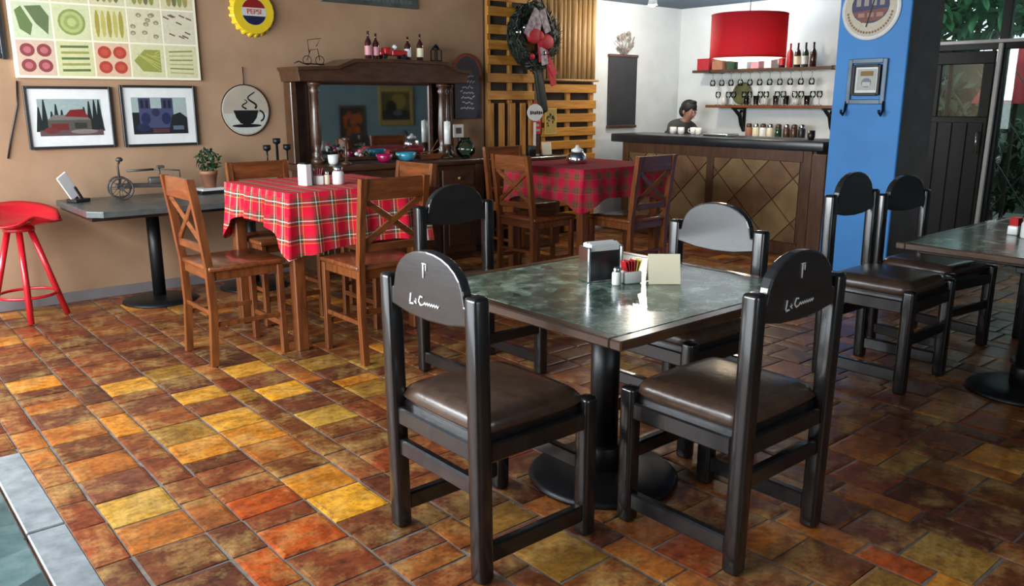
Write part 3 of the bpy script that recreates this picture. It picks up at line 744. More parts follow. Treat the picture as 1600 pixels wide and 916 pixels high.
for k in range(7): P.append((stroke((cx - .07 + .02 * k, cz + .05 - .01 * (k % 3)), (cx + .085, cz - .07 + .024 * k), .007), (.66, .64, .26)))
cx, cz = cell(4, 0)
for k in range(6): P.append((stroke((cx - .09, cz - .08 + .03 * k), (cx + .085, cz - .085 + .033 * k), .010), ((.62, .60, .35), (.36, .42, .12))[k % 2]))
cx, cz = cell(0, 1)
P.append(([(cx - .10, cz + .06), (cx - .06, cz + .09), (cx + .0, cz - .03), (cx - .02, cz - .10), (cx - .08, cz - .06)], (.22, .34, .13)))
P.append(([(cx - .04, cz + .09), (cx + .06, cz + .10), (cx + .105, cz + .03), (cx + .09, cz - .09), (cx + .02, cz - .02)], (.20, .30, .15)))
cx, cz = cell(1, 1)
for k, (r, c) in enumerate(((.088, (.42, .50, .20)), (.072, (.62, .68, .36)), (.050, (.48, .58, .26)), (.028, (.66, .72, .40)))): P.append((disc(cx, cz, r, r, 18), c))
cx, cz = cell(2, 1)
for k in range(5): P.append((disc(cx - .08 + .04 * k, cz, .015, .095, 10), ((.56, .50, .10), (.68, .64, .26))[k % 2]))
cx, cz = cell(3, 1)
for k in range(10):
    ux, uz = rp.uniform(-.09, .09), rp.uniform(-.09, .09); P.append((disc(cx + ux, cz + uz, .020, .016, 8), (.46, .42, .32))); P.append((disc(cx + ux, cz + uz - .004, .010, .008, 6), (.70, .66, .54)))
cx, cz = cell(4, 1)
for k in range(11):
    ux, uz = rp.uniform(-.09, .08), rp.uniform(-.09, .09); P.append((stroke((cx + ux - .02, cz + uz + .008), (cx + ux + .02, cz + uz - .008), .010), (.32, .16, .18)))
for i in range(5):
    cx, cz = cell(i, 2)
    for k in range(4): P.append((disc(cx - .06 + .04 * k, cz - .05, .018, .05, 8), ((.40, .46, .16), (.52, .48, .20), (.28, .30, .14))[(i + k) % 3]))
P = [(p_, tuple(.72 * a + .28 * b for a, b in zip(c_k, (.80, .76, .60)))) for p_, c_k in P]
decal('printed_vegetables', P, po, -.0285)

def framed(label, x0, x1, z0, z1, polys, fw=.018):
    t = thing('picture_frame', label, 'picture', ((x0 + x1) / 2, WY, z0)); w, h = x1 - x0, z1 - z0
    fr = MB()
    for sx in (-1, 1): fr.box((sx * (w / 2 - fw / 2), -.014, h / 2), (fw, .028, h), .003)
    for z in (fw / 2, h - fw / 2): fr.box((0, -.014, z), (w - 2 * fw, .028, fw), .003)
    fr.build('frame', 'black_plastic', t)
    MB().box((0, -.008, h / 2), (w - 2 * fw, .012, h - 2 * fw)).build('mat_board', 'white_paint', t)
    decal('photograph', polys, t, -.0150); return t
A = [(rect(-.205, .09, .205, .345), (.58, .63, .62))]
for k in range(9):
    x = (-.20, -.165, -.12, -.09, -.055, .09, .125, .16, .19)[k]; h = (.20, .25, .17, .22, .18, .20, .24, .25, .25)[k]
    A.append(([(x - .026, .12), (x + .026, .12), (x + .004, .09 + h), (x - .004, .09 + h)], (.045, .085, .085)))
A += [(rect(-.15, .13, .13, .20), (.30, .28, .24)), ([(-.15, .20), (.13, .20), (.09, .235), (-.11, .235)], (.42, .40, .38)), ([(-.04, .225), (.12, .215), (.08, .275), (-.0, .27)], (.44, .07, .06)), (rect(-.13, .13, -.02, .175), (.38, .10, .09)), (rect(.02, .14, .10, .18), (.16, .16, .15)), (rect(-.205, .09, .205, .13), (.34, .25, .25)), (disc(.08, .118, .09, .016, 14), (.48, .45, .42)), (disc(-.13, .128, .05, .022, 12), (.40, .14, .14))]
framed('black framed photo of a red-roofed house among dark trees, left of the pair', 1.20, 1.762, 1.115, 1.547, A)
B = [(rect(-.20, .09, .20, .36), (.60, .65, .64)), (rect(-.20, .12, -.13, .25), (.06, .08, .08))]
for x0_, x1_ in ((-.15, -.065), (.015, .10)):
    B += [(rect(x0_, .12, x1_, .355), (.20, .21, .33)), (rect(x0_ + .015, .27, x0_ + .035, .34), (.08, .08, .15)), (rect(x1_ - .035, .27, x1_ - .015, .34), (.08, .08, .15))]
B += [(rect(-.15, .12, .10, .28), (.24, .25, .38)), (disc(-.105, .205, .035, .045, 14), (.11, .13, .28)), (disc(.045, .205, .035, .045, 14), (.11, .13, .28)), (disc(-.03, .25, .03, .03, 14), (.14, .15, .26)), ([(.06, .12), (.20, .12), (.20, .21), (.15, .25), (.09, .23)], (.05, .09, .10)), (rect(-.20, .09, .20, .135), (.07, .07, .12)), (rect(-.06, .10, .06, .13), (.30, .16, .18)), (disc(-.13, .14, .05, .03, 12), (.10, .13, .25)), (rect(.09, .12, .17, .15), (.32, .38, .44))]
framed('black framed photo of a bluish twin-towered church, right of the pair', 1.822, 2.372, 1.112, 1.560, B)
ed = thing('picture_frame', 'dark frame edge at the far top left beside the vegetable canvas', 'picture', (1.00, WY, 1.74))
fr = MB()
for sx in (-1, 1): fr.box((sx * .12, -.015, .2), (.03, .03, .44), .003)
for z in (0, .405): fr.box((0, -.015, z), (.21, .03, .03), .003)
fr.build('frame', 'black_plastic', ed); MB().box((0, -.008, .2), (.21, .01, .38)).build('panel', 'navy_slate', ed)
cb = MB().tube([(1.175, WY - .008, 1.58), (1.16, WY - .008, 1.42), (1.10, WY - .008, 1.22), (1.06, WY - .006, 1.06)], .006, 6).build('cable', 'black_plastic'); tag(cb, 'thin black cable running down the wall at the far left edge', 'cable')

# bottle-cap sign
bcx = thing('bottle_cap_sign', 'yellow bottle-cap tin sign with a red white and blue globe', 'sign', (2.885, WY, 2.135))
t_ = bmesh.new(); N = 84; ra = [t_.verts.new(((.185 + (.008 if i % 4 < 2 else -.006)) * math.cos(2 * PI * i / N), -.002, (.185 + (.008 if i % 4 < 2 else -.006)) * math.sin(2 * PI * i / N))) for i in range(N)]
rb = [t_.verts.new((.165 * math.cos(2 * PI * i / N), -.045, .165 * math.sin(2 * PI * i / N))) for i in range(N)]
for i in range(N): t_.faces.new((ra[i], ra[(i + 1) % N], rb[(i + 1) % N], rb[i]))
t_.faces.new(rb)
q = MB(); q._merge(t_); q.build('cap', M('cap_yellow', (.70, .50, .02), .35, c2=(.62, .43, .015)), bcx)
def arcseg(r, a0, a1, n=16): return [(r * math.cos(a0 + (a1 - a0) * i / n), r * math.sin(a0 + (a1 - a0) * i / n)) for i in range(n + 1)]
decal('globe_print', [(disc(0, 0, .102, .102, 28), (.74, .74, .70)), (arcseg(.100, .32, PI - .32), (.50, .03, .04)), (arcseg(.100, PI + .32, 2 * PI - .32), (.04, .06, .22))], bcx, -.0455)
textmesh('lettering', 'PEPSI', .055, 'red_plastic', bcx, (0, -.0475, 0))
# round coffee-cup sign on a hook
cs = thing('coffee_sign', 'round hanging sign with a black steaming coffee cup on white', 'sign', (2.772, WY, 1.372))
MB().lathe([(.195, 0), (.20, .004), (.20, .016), (.19, .02)], (0, -.002, 0), 48, axis=(0, -1, 0)).build('disc', M('sign_beige', (.42, .36, .28), .6, c2=(.36, .30, .23), sc=5), cs)
MB().tube([(.199 * math.cos(2 * PI * i / 40), -.014, .199 * math.sin(2 * PI * i / 40)) for i in range(40)], .006, 6, True).build('rim', 'black_iron', cs)
blk = (.02, .018, .016)
Cp = [(arcseg(.185, PI + .12, 2 * PI - .12), (.72, .72, .68)), ([(-.105, .0), (.105, .0), (.085, -.06), (.05, -.105), (-.05, -.105), (-.085, -.06)], blk), (disc(0, -.122, .125, .014, 20), blk), (rect(-.035, -.135, .035, -.1), blk)]
for i in range(9):
    a0 = -1.2 + i * .28; Cp.append((stroke((.10 + .05 * math.cos(a0), -.045 + .045 * math.sin(a0)), (.10 + .05 * math.cos(a0 + .3), -.045 + .045 * math.sin(a0 + .3)), .014), blk))
for i in range(12):
    u, v = i / 12, (i + 1) / 12; g = lambda s: (.055 + .035 * math.sin(s * 6.5 + .6), .015 + .13 * s); Cp.append((stroke(g(u), g(v), .018 * (1 - .6 * u)), blk)); g2 = lambda s: (-.01 + .022 * math.sin(s * 7 + 2.4), .01 + .075 * s); Cp.append((stroke(g2(u), g2(v), .014 * (1 - .6 * u)), blk))
decal('cup_print', Cp, cs, -.0225)
MB().tube([(0, -.012, .20), (0, -.014, .26), (.0, -.012, .34)], .004, 6).build('hanger', 'black_iron', cs)
# plank sign at the very top
ps = thing('plank_sign', 'dark grey wooden plank sign with small pale lettering above the sideboard', 'sign', (3.98, WY, 2.262))
MB().box((0, -.012, .10), (.97, .024, .20), .004).build('plank', 'dark_slate', ps)
L = []; rs = random.Random(9); x = -.16
while x < .42:
    w = rs.uniform(.018, .05); L.append((rect(x, .035, x + w, .035 + rs.uniform(.025, .05)), (.34, .38, .36))); x += w + rs.uniform(.008, .02)
decal('lettering', L, ps, -.0245)
# arched navy sign
asg = thing('arched_sign', 'arched navy chalk sign with red rim and white scribble beside the sideboard', 'sign', (5.02, WY, 1.275))
out = [(-.155, 0), (.155, 0), (.155, .42)] + [(.155 * math.cos(PI * i / 16), .42 + .17 * math.sin(PI * i / 16)) for i in range(17)] + [(-.155, .42)]
MB().prism(out, -.03, -.002, .004).build('board', 'navy_slate', asg)
arcp = [(.165, -.02, .36)] + [(.165 * math.cos(PI * i / 18), -.02, .42 + .18 * math.sin(PI * i / 18)) for i in range(19)] + [(-.165, -.02, .36)]
MB().tube(arcp, .020, 8).build('rim', M('rust_red', (.22, .05, .03), .5), asg)
S = []; rs = random.Random(12)
for k in range(7):
    z = .40 - .05 * k; x = -.09 + .012 * (k % 3)
    while x < .07:
        S.append((stroke((x, z + rs.uniform(-.01, .01)), (x + .03, z + rs.uniform(-.012, .02)), .013), (.62, .68, .75))); x += .034
for k in range(9): a0 = .3 + k * .27; S.append((stroke((.12 * math.cos(a0), .42 + .12 * math.sin(a0)), (.10 * math.cos(a0), .42 + .09 * math.sin(a0)), .014), (.38, .10, .07)))
decal('chalk_writing', S, asg, -.031)['kind'] = 'stuff'

# ================================================================= MIRRORED SIDEBOARD
hu = thing('sideboard', 'dark carved wooden sideboard with mirror and arched crown on left wall', 'cabinet', (3.93, Y1 - .016, 0))
MB().box((0, -.26, .46), (1.60, .50, .84), .008).build('body', 'dark_walnut', hu)
MB().box((0, -.26, .02), (1.54, .46, .04), .004).build('plinth', 'dark_walnut', hu)
MB().box((0, -.27, .905), (1.74, .56, .05), .012, seg=2).build('countertop', 'dark_walnut', hu)
for i in range(4):
    d_ = MB().box((-.585 + .39 * i, -.519, .36), (.36, .022, .58), .006).build('door', 'dark_walnut', hu); MB().box((-.585 + .39 * i, -.534, .36), (.25, .012, .44), .005).build('door_panel', 'dark_walnut', d_); MB().sphere((-.585 + .39 * i + .14, -.545, .40), .014).build('knob', 'gold_frame', d_)
    d_ = MB().box((-.585 + .39 * i, -.519, .76), (.36, .022, .16), .006).build('drawer', 'dark_walnut', hu); MB().sphere((-.585 + .39 * i, -.54, .76), .014).build('knob', 'gold_frame', d_)
MB().box((0, -.012, 1.27), (1.60, .024, .68)).build('back_panel', 'dark_walnut', hu)
MB().box((0, 0, 0), (1.10, .012, .63)).build('mirror', 'mirror_silver', hu, (-.03, -.098, 1.275), R(-6))
fr = MB()
for x in (-.57, .57): fr.box((x, -.005, 0), (.045, .03, .69), .006)
fr.box((0, -.005, .325), (1.18, .03, .04), .006); fr.box((0, -.005, -.327), (1.18, .03, .03), .006); fr.build('mirror_frame', 'dark_walnut', hu, (-.03, -.098, 1.275), R(-6))
prof = [(.055, .93), (.055, .97), (.035, .985), (.048, 1.01), (.028, 1.04), (.040, 1.10), (.044, 1.20), (.036, 1.36), (.028, 1.50), (.046, 1.53), (.03, 1.555), (.055, 1.575), (.055, 1.60)]
for x, y in ((-.665, -.24), (.62, -.24), (.76, -.14)): MB().lathe(prof, (x, y, 0), 18).build('column', 'dark_walnut', hu)
for x in (-.80, .80): MB().box((x, -.075, 1.265), (.05, .13, .67), .006).build('side_panel', 'dark_walnut', hu)
cr = [(-.84, 1.60), (.84, 1.60), (.85, 1.66), (.86, 1.70), (.72, 1.715), (.66, 1.745), (.60, 1.775), (.0, 1.785), (-.34, 1.775), (-.42, 1.745), (-.50, 1.715), (-.86, 1.70), (-.85, 1.66)]
MB().prism(cr, -.34, 0, .008).build('crown', 'dark_walnut', hu)
MB().prism([(x * 1.015, z + .012) for x, z in cr[3:12]] + [(x * 1.0, z - .018) for x, z in cr[3:12]][::-1], -.37, 0, .004).build('crown_moulding', 'dark_walnut', hu)
# things on the crown
CRZ = 1.80
bi = thing('wire_bicycle', 'small black wire bicycle ornament on left end of the sideboard crown', 'ornament', (3.30, 6.40, 1.732), R(-12))
for x, r in ((-.05, .035), (.055, .035)): MB().tube([(x + r * math.cos(2 * PI * i / 20), 0, r + .004 + r * math.sin(2 * PI * i / 20)) for i in range(20)], .0035, 5, True).build('wheel', 'black_iron', bi)
MB().tube([(-.05, 0, .04), (-.02, 0, .12), (.04, 0, .13), (.055, 0, .04)], .0035, 5).build('frame', 'black_iron', bi); MB().tube([(-.03, 0, .10), (-.04, 0, .20), (.07, 0, .215), (.03, 0, .15)], .0035, 5).build('handlebar', 'black_iron', bi); MB().tube([(-.16, 0, .012), (-.12, 0, .03), (-.08, 0, .012), (.09, 0, .008)], .005, 5).build('base', 'black_iron', bi)
def bottle(label, loc, r, h, body, lab, group, name='bottle'):
    t = thing(name, label, 'bottle', loc, 0, group)
    MB().lathe([(r * .9, 0), (r, .005), (r, h * .55), (r * .85, h * .64), (r * .34, h * .76), (r * .30, h * .96), (r * .36, h * .965), (r * .36, h)], n=16).build('glass', body, t)
    if lab: MB().lathe([(r + .0012, h * .12), (r + .0012, h * .46)], n=16, cap=False).build('paper_label', lab, t)
    return t
for x, h, lb, lab in ((3.80, .225, 'pink_label', 'dark bottle with pink label, leftmost on the sideboard crown'), (3.875, .21, 'pink_label', 'dark bottle with pink label, second from left on sideboard crown'), (4.20, .20, 'white_paint', 'dark bottle right of the red toy truck on the sideboard crown'), (4.33, .225, 'cream_card', 'dark bottle with cream label, rightmost on the sideboard crown')):
    bottle(lab, (x, 6.36, CRZ), .030, h, 'bottle_amber', lb, 'bottles on the sideboard crown')
tk = thing('toy_truck', 'red toy truck between the bottles on the sideboard crown', 'toy', (4.065, 6.36, CRZ + .001))
MB().box((.03, 0, .052), (.15, .07, .045), .006).build('bed', 'red_plastic', tk); MB().box((-.085, 0, .062), (.07, .068, .07), .010, seg=2).build('cab', 'red_plastic', tk); MB().box((-.14, 0, .045), (.05, .06, .035), .008).build('bonnet', 'red_plastic', tk)
for x in (-.12, .07):
    for s in (-1, 1): MB().lathe([(.022, -.008), (.022, .008)], (x, s * .037, .022), 14, axis=(0, 1, 0)).build('wheel', 'black_plastic', tk)
MB().sphere((-.0, 0, .102), .022).build('load', 'white_ceramic', tk)
lj = thing('lantern', 'small dark lantern on right end of the sideboard crown', 'ornament', (4.55, 6.42, 1.79))
MB().box((0, 0, .01), (.08, .08, .02), .003).build('base', 'black_iron', lj); MB().lathe([(.055, .11), (.03, .14), (.008, .16)], n=4).build('roof', 'black_iron', lj)
for sx in (-1, 1):
    for sy in (-1, 1): MB().box((sx * .034, sy * .034, .065), (.008, .008, .09)).build('post', 'black_iron', lj)
# things on the sideboard shelf
SZ = .932
def jar(name, label, cat, loc, prof, mat, group='clutter on the sideboard shelf'):
    t = MB().lathe(prof, (0, 0, 0), 18).build(name, mat, None, loc); return tag(t, label, cat, group)
bowl = lambda r, h: [(r * .45, 0), (r * .8, h * .3), (r, h), (r * .94, h), (r * .72, h * .35), (r * .3, h * .15)]
jar('glass_bowl', 'magenta glass bowl on the sideboard shelf', 'bowl', (3.80, 6.16, SZ), bowl(.075, .07), 'magenta_glass')
jar('glass_bowl', 'turquoise glass bowl on the sideboard shelf', 'bowl', (4.02, 6.16, SZ), bowl(.095, .075), 'cyan_glass')
jar('glass_vase', 'round pale green glass vase at right of the sideboard shelf', 'vase', (4.66, 6.14, SZ), [(.04, 0), (.085, .04), (.095, .09), (.06, .15), (.04, .165), (.05, .185), (.046, .185), (.036, .165)], 'vase_glass')
jar('candle', 'tall white candle on dark holder right of the mirror', 'candle', (4.50, 6.20, SZ + .13), [(.03, 0), (.03, .20), (.004, .205), (.002, .215)], 'white_ceramic')
jar('candle_holder', 'dark turned candle holder under the tall white candle', 'candle holder', (4.50, 6.20, SZ), [(.05, 0), (.05, .012), (.018, .03), (.014, .09), (.04, .12), (.04, .129)], 'dark_walnut')
jar('small_cup', 'small white cup on the left of the sideboard shelf', 'cup', (3.33, 6.20, SZ + .0), [(.03, 0), (.04, .02), (.045, .08), (.041, .08), (.034, .02)], 'white_ceramic')
jar('carved_candlestick', 'dark slim candlestick left of the mirror', 'candle holder', (3.42, 6.14, SZ), [(.045, 0), (.045, .012), (.012, .03), (.010, .18), (.03, .20), (.03, .22), (.012, .22)], 'dark_walnut')
wf = thing('flower_bunch', 'white and pink dried flowers lying on the sideboard shelf', 'flowers', (3.62, 6.24, SZ))
rf = random.Random(2)
for k in range(9): MB().sphere((rf.uniform(-.07, .07), rf.uniform(-.04, .04), rf.uniform(.05, .11)), rf.uniform(.018, .028), (1, 1, .8), 8).build('blossom', 'white_ceramic' if k % 3 else 'pink_paper', wf)
leaves('foliage', 'leaf_green', wf, n=40, cx=.02, cz=.085, rx=.12, ry=.05, rz=.04, size=.025, rnd=rf)
dr = thing('driftwood_boat', 'wooden model boat on the sideboard shelf before the mirror', 'ornament', (4.28, 6.17, SZ))
MB().prism([(-.13, .045), (-.10, .004), (.09, .004), (.15, .055)], -.03, .03, .006).build('hull', 'honey_wood_flat', dr); MB().tube([(0, 0, .05), (.09, 0, .17)], .004, 6).build('mast', 'honey_wood', dr); MB().tube([(-.10, 0, .06), (.05, 0, .075), (.11, 0, .10)], .005, 6).build('boom', 'honey_wood', dr)
pc = thing('photo_card', 'small white square picture card standing right of the candle', 'card', (4.70, 6.30, SZ + .185 - .185), R(-6))
MB().box((0, 0, .24), (.11, .012, .12), .002).build('card', 'white_paint', pc); MB().box((0, .012, .10), (.02, .012, .2), .002).build('stand', 'dark_walnut', pc); MB().box((0, 0, .006), (.08, .08, .012), .002).build('base', 'dark_walnut', pc)
decal('print', [(rect(-.03, .215, .03, .27), (.36, .30, .24))], pc, -.0075)

# ================================================================= SLATTED WOOD PARTITION
def board(parent, x0, x1, z0, z1, y, th, mat, name='slat'):
    return MB().box(((x0 + x1) / 2, y, (z0 + z1) / 2), (x1 - x0, th, z1 - z0), .005).build(name, mat, parent)
PY = Y1 - .002
pl = thing('pallet_partition', 'golden wooden pallet of wide slats left of the wreath', 'partition', (5.55, PY, 0))
MB().box((0, -.008, 1.25), (.62, .014, 2.5)).build('backing', M('dark_backing', (.045, .032, .022), .8), pl)
for x in (-.28, 0, .28): board(pl, x - .025, x + .025, .02, 2.48, -.035, .036, 'pallet_wood_upright', 'stud')
for z in (2.44, 2.30, 2.13, 1.985, 1.84, 1.67, 1.50): board(pl, -.31, .31, z - .045, z + .045, -.066, .022, 'pallet_wood')
for i, x in enumerate((-.27, -.13, .015, .155, .27)): board(pl, x - .037, x + .037, .06, 1.425, -.066, .022, 'pallet_wood_upright', 'upright_slat')
pr_ = thing('pallet_partition', 'golden wooden pallet of horizontal slats right of the wreath tail', 'partition', (6.37, PY, 0))
MB().box((0, -.008, .82), (.84, .014, 1.64)).build('backing', 'dark_backing', pr_)
for x in (-.36, 0, .36): board(pr_, x - .03, x + .03, .02, 1.62, -.035, .036, 'pallet_wood_upright', 'stud')
for z in (1.575, 1.405, 1.265, 1.12, .98, .83, .68, .52, .36, .2): board(pr_, -.41, .41, z - .046, z + .046, -.066, .022, 'pallet_wood')
pn = thing('pole_panel', 'pale vertical pole boards above the right pallet', 'partition', (6.37, PY, 0))
MB().box((0, -.008, 2.075), (.84, .014, .86)).build('backing', 'dark_backing', pn)
rq = random.Random(8); x = -.40
while x < .38:
    r = rq.uniform(.026, .044); MB().lathe([(r, 1.648), (r * .96, 2.1), (r, 2.505)], (x + r, -.048, 0), 10).build('pole', 'pole_wood', pn); x += 2 * r + .004
MB().tube([(-.41, -.10, 1.66), (.41, -.10, 1.66)], .012, 6).build('rail', 'pole_wood', pn)
post = thing('timber_post', 'dark narrow timber post between the two pallets', 'post', (5.905, PY, 0)); MB().box((0, -.035, 1.25), (.085, .07, 2.5), .006).build('post', 'dark_walnut', post)
# wreath
wr = thing('wreath', 'dark evergreen wreath with red and plaid bow hanging on the partition', 'wreath', (5.725, PY - .175, 2.075)); wr.scale = (1.30, 1, 1.25)
MB().tube([(.19 * math.cos(2 * PI * i / 30), 0, .20 * math.sin(2 * PI * i / 30)) for i in range(30)], .055, 8, True).build('ring', 'wreath_green', wr)
b = MB(); rw = random.Random(3); mm_ = bmesh.new()
for k in range(900):
    a = rw.uniform(0, 2 * PI); tw = rw.uniform(0, 2 * PI); rr = rw.uniform(.03, .075)
    c = Vector((math.cos(a) * (.19 + rr * math.cos(tw)), -abs(rr * math.sin(tw)) - .01, math.sin(a) * (.20 + rr * math.cos(tw))))
    dirv = Vector((-math.sin(a) + rw.uniform(-.8, .8), rw.uniform(-.7, .1), math.cos(a) + rw.uniform(-.8, .8))).normalized(); sd = dirv.cross(Vector((rw.uniform(-1, 1), 1, rw.uniform(-1, 1)))).normalized() * .008
    e_ = c + dirv * rw.uniform(.05, .085); vs = [mm_.verts.new(v) for v in (c - sd, c + sd, e_)]; mm_.faces.new(vs)
b._merge(mm_); o = b.build('needles', 'wreath_green', wr); o['kind'] = 'stuff'
MB().bar((.03, -.02, -.14), (.12, -.02, -.60), .085, .05, .02, (0, 1, 0), 2).build('tail', 'wreath_green', wr)
for s, mt in ((-1, 'red_cloth'), (1, 'red_cloth')): MB().sphere((.03 + s * .06, -.085, -.02 - s * .02), .085, (.95, .45, .72), 14).build('bow_loop', mt, wr)
MB().sphere((.02, -.10, 0), .035, (1, .8, 1.1), 12).build('bow_knot', 'red_cloth', wr)
RB = M('ribbon_plaid', (.42, .36, .36), .6, c2=(.10, .05, .09), sc=26)
for p0, p1 in (((-.01, -.10, .20), (-.12, -.10, .0)), ((.03, -.10, .20), (.10, -.10, .03)), ((.02, -.095, .16), (-.02, -.095, .02)), ((.05, -.09, -.08), (.08, -.09, -.22))): MB().bar(p0, p1, .066, .012, .003, (0, 1, 0)).build('ribbon', 'ribbon_plaid', wr)
for p0, p1 in (((.03, -.09, -.03), (.05, -.085, -.20)), ((.07, -.08, -.10), (.20, -.075, -.30)), ((.12, -.07, -.16), (.19, -.07, -.38))): MB().bar(p0, p1, .06, .012, .003, (0, 1, 0)).build('bow_tail', 'red_cloth', wr)
for x, z, mt in ((-.12, .06, 'chrome'), (.07, -.13, 'chrome'), (-.05, -.16, 'red_cloth'), (.17, -.02, 'wreath_green'), (-.19, .02, 'chrome')): MB().sphere((x, -.08, z), .026, (1, 1, 1), 10).build('bauble', mt, wr)
# counter stand with oval sign below the wreath
cst = thing('host_stand', 'small dark stand below the wreath carrying an oval sign', 'stand', (5.62, 6.24, 0))
MB().box((0, .04, .44), (.46, .34, .86), .006).build('body', 'dark_walnut', cst); MB().box((0, .03, .89), (.54, .42, .035), .006).build('top', 'dark_walnut', cst)
ov = thing('oval_sign', 'white oval tabletop sign with black word on a thin post', 'sign', (5.575, 6.20, .909))
MB().lathe([(.05, 0), (.05, .01), (.01, .016)], n=16).build('base', 'white_paint', ov); MB().box((0, 0, .17), (.028, .01, .32), .002).build('post', 'white_paint', ov)
b = MB().lathe([(.10, 0), (.10, .012)], (0, 0, 0), 36, axis=(0, -1, 0)); o = b.build('plate', 'white_paint', ov, (0, .004, .425)); o.scale = (1, 1, .82)
decal('lettering', [(rect(-.07 + .028 * k, .405 + .004 * (k % 2), -.05 + .028 * k, .440 - .003 * (k % 3)), (.03, .03, .03)) for k in range(6)], ov, -.0092)
tm = thing('payment_terminal', 'black card terminal box on the small stand', 'machine', (5.455, 6.12, .909), R(-10))
MB().box((0, 0, .055), (.085, .06, .11), .008, seg=2).build('body', 'black_plastic', tm); MB().box((0, -.032, .085), (.06, .006, .03), .001).build('screen', 'dark_slate', tm)
wc = thing('notice_card', 'cream notice card standing on the small stand', 'card', (5.665, 6.12, .909), R(-5))
MB().box((0, 0, .075), (.115, .008, .12), .001, Matrix.Rotation(-.12, 3, 'X')).build('card', 'cream_card', wc); MB().box((0, .01, .006), (.12, .06, .012), .002).build('foot', 'black_plastic', wc)
rtg = thing('red_tag_sign', 'narrow red sign with white letters hanging under the wreath', 'sign', (5.885, PY - .09, 1.105))
MB().box((0, 0, .165), (.10, .012, .33), .002).build('plate', 'red_cloth', rtg)
S = [(rect(-.035, .03 + .05 * k, .035 - .012 * (k % 2), .055 + .05 * k), (.66, .55, .48)) for k in range(6)]
decal('lettering', S, rtg, -.0075)
yn = thing('paper_notice', 'yellow paper notice with dark drawing pinned on the right pallet', 'notice', (6.085, PY - .078, 1.10))
MB().box((0, -.002, .135), (.17, .004, .27)).build('paper', 'yellow_paper', yn)
rs = random.Random(6); S = [(rect(-.075, .01, .075, .26), (.66, .56, .30))]
for k in range(12): x, z = rs.uniform(-.06, .05), rs.uniform(.05, .20); S.append((rect(x, z, x + rs.uniform(.008, .03), z + rs.uniform(.01, .04)), (.06, .05, .03)))
decal('drawing', S, yn, -.0045)

# dark tall board with a flower ornament on the white wall
db = thing('menu_board', 'tall dark chalkboard with floral ornament on the white wall by the bar', 'board', (7.27, WY, 1.145))
MB().box((0, -.012, .405), (.47, .024, .81), .004).build('board', M('charcoal_board', (.030, .030, .034), .5), db)
for z in (.01, .80): MB().box((0, -.016, z), (.49, .032, .03), .004).build('frame_rail', 'dark_walnut', db)
fo = MB(); rs = random.Random(14)
for k in range(9): a = k * .7; fo.tube([(0, -.03, .80), (.10 * math.cos(a), -.04, .90 + .05 * math.sin(a)), (.16 * math.cos(a + .3), -.035, .97 + .09 * math.sin(a + .5))], .006, 5)
for k in range(10): fo.sphere((rs.uniform(-.12, .14), -.04, rs.uniform(.84, 1.06)), .026, (1, .5, 1), 8)
fo.build('floral_ornament', M('dusty_metal', (.30, .24, .20), .6), db)

# ================================================================= BAR COUNTER
BX = 7.0
bar = thing('bar_counter', 'brown tiled bar counter with thick dark top in front of the white alcove', 'counter', (BX, 5.15, 0), -PI / 2)
# local frame: x = towards the pillar (-Y world), -y = towards the room
LB = 1.18
MB().box((.02, .27, .50), (2 * LB - .06, .46, 1.0)).build('body', 'bar_wood', bar)
MB().box((0, .24, 1.045), (2 * LB + .22, .60, .09), .012, seg=2).build('worktop', M('bar_top_dark', (.022, .026, .030), .28, c2=(.014, .016, .018)), bar)
def clip(poly, x0, x1, z0, z1):
    for ax, lim, sg in ((0, x0, 1), (0, x1, -1), (1, z0, 1), (1, z1, -1)):
        out = []
        for i in range(len(poly)):
            a, b = poly[i - 1], poly[i]; ia, ib = sg * (a[ax] - lim) >= 0, sg * (b[ax] - lim) >= 0
            if ia != ib:
                t = (lim - a[ax]) / (b[ax] - a[ax]); out.append((a[0] + t * (b[0] - a[0]), a[1] + t * (b[1] - a[1])))
            if ib: out.append(b)
        poly = out
        if len(poly) < 3: return None
    return poly
for p0, p1 in ((-LB + .10, -.02), (.06, LB - .16)):
    hd = .212; nz = 5; cx0 = (p0 + p1) / 2
    for i in range(-4, 5):
        for j in range(0, 6):
            cx = cx0 + i * hd; cz = .10 + j * hd
            if (i + j) % 2: continue
            e = hd - .008; q = clip([(cx - e, cz), (cx, cz - e), (cx + e, cz), (cx, cz + e)], p0, p1, .13, .90)
            if q and len(q) >= 3:
                ar = abs(sum(q[k - 1][0] * q[k][1] - q[k][0] * q[k - 1][1] for k in range(len(q)))) / 2
                if ar > .002: MB().prism(q, .026, .041).build('tile', 'bar_tile_pale' if (i * 3 + j * 5) % 4 == 0 else 'bar_tile', bar)
for x in (-LB + .05, .02, LB - .08): MB().box((x, .028, .51), (.085, .03, .98), .004).build('frame_stile', 'bar_wood', bar)
for z in (.065, .945): MB().box((-.015, .0285, z), (2 * LB - .22, .028, .11), .004).build('frame_rail', 'bar_wood', bar)
ds = thing('timber_end_post', 'brown vertical timber at the pillar end of the bar', 'post', (6.93, 3.86, 0)); MB().box((0, 0, .49), (.10, .14, .98), .006).build('post', 'bar_wood', ds)

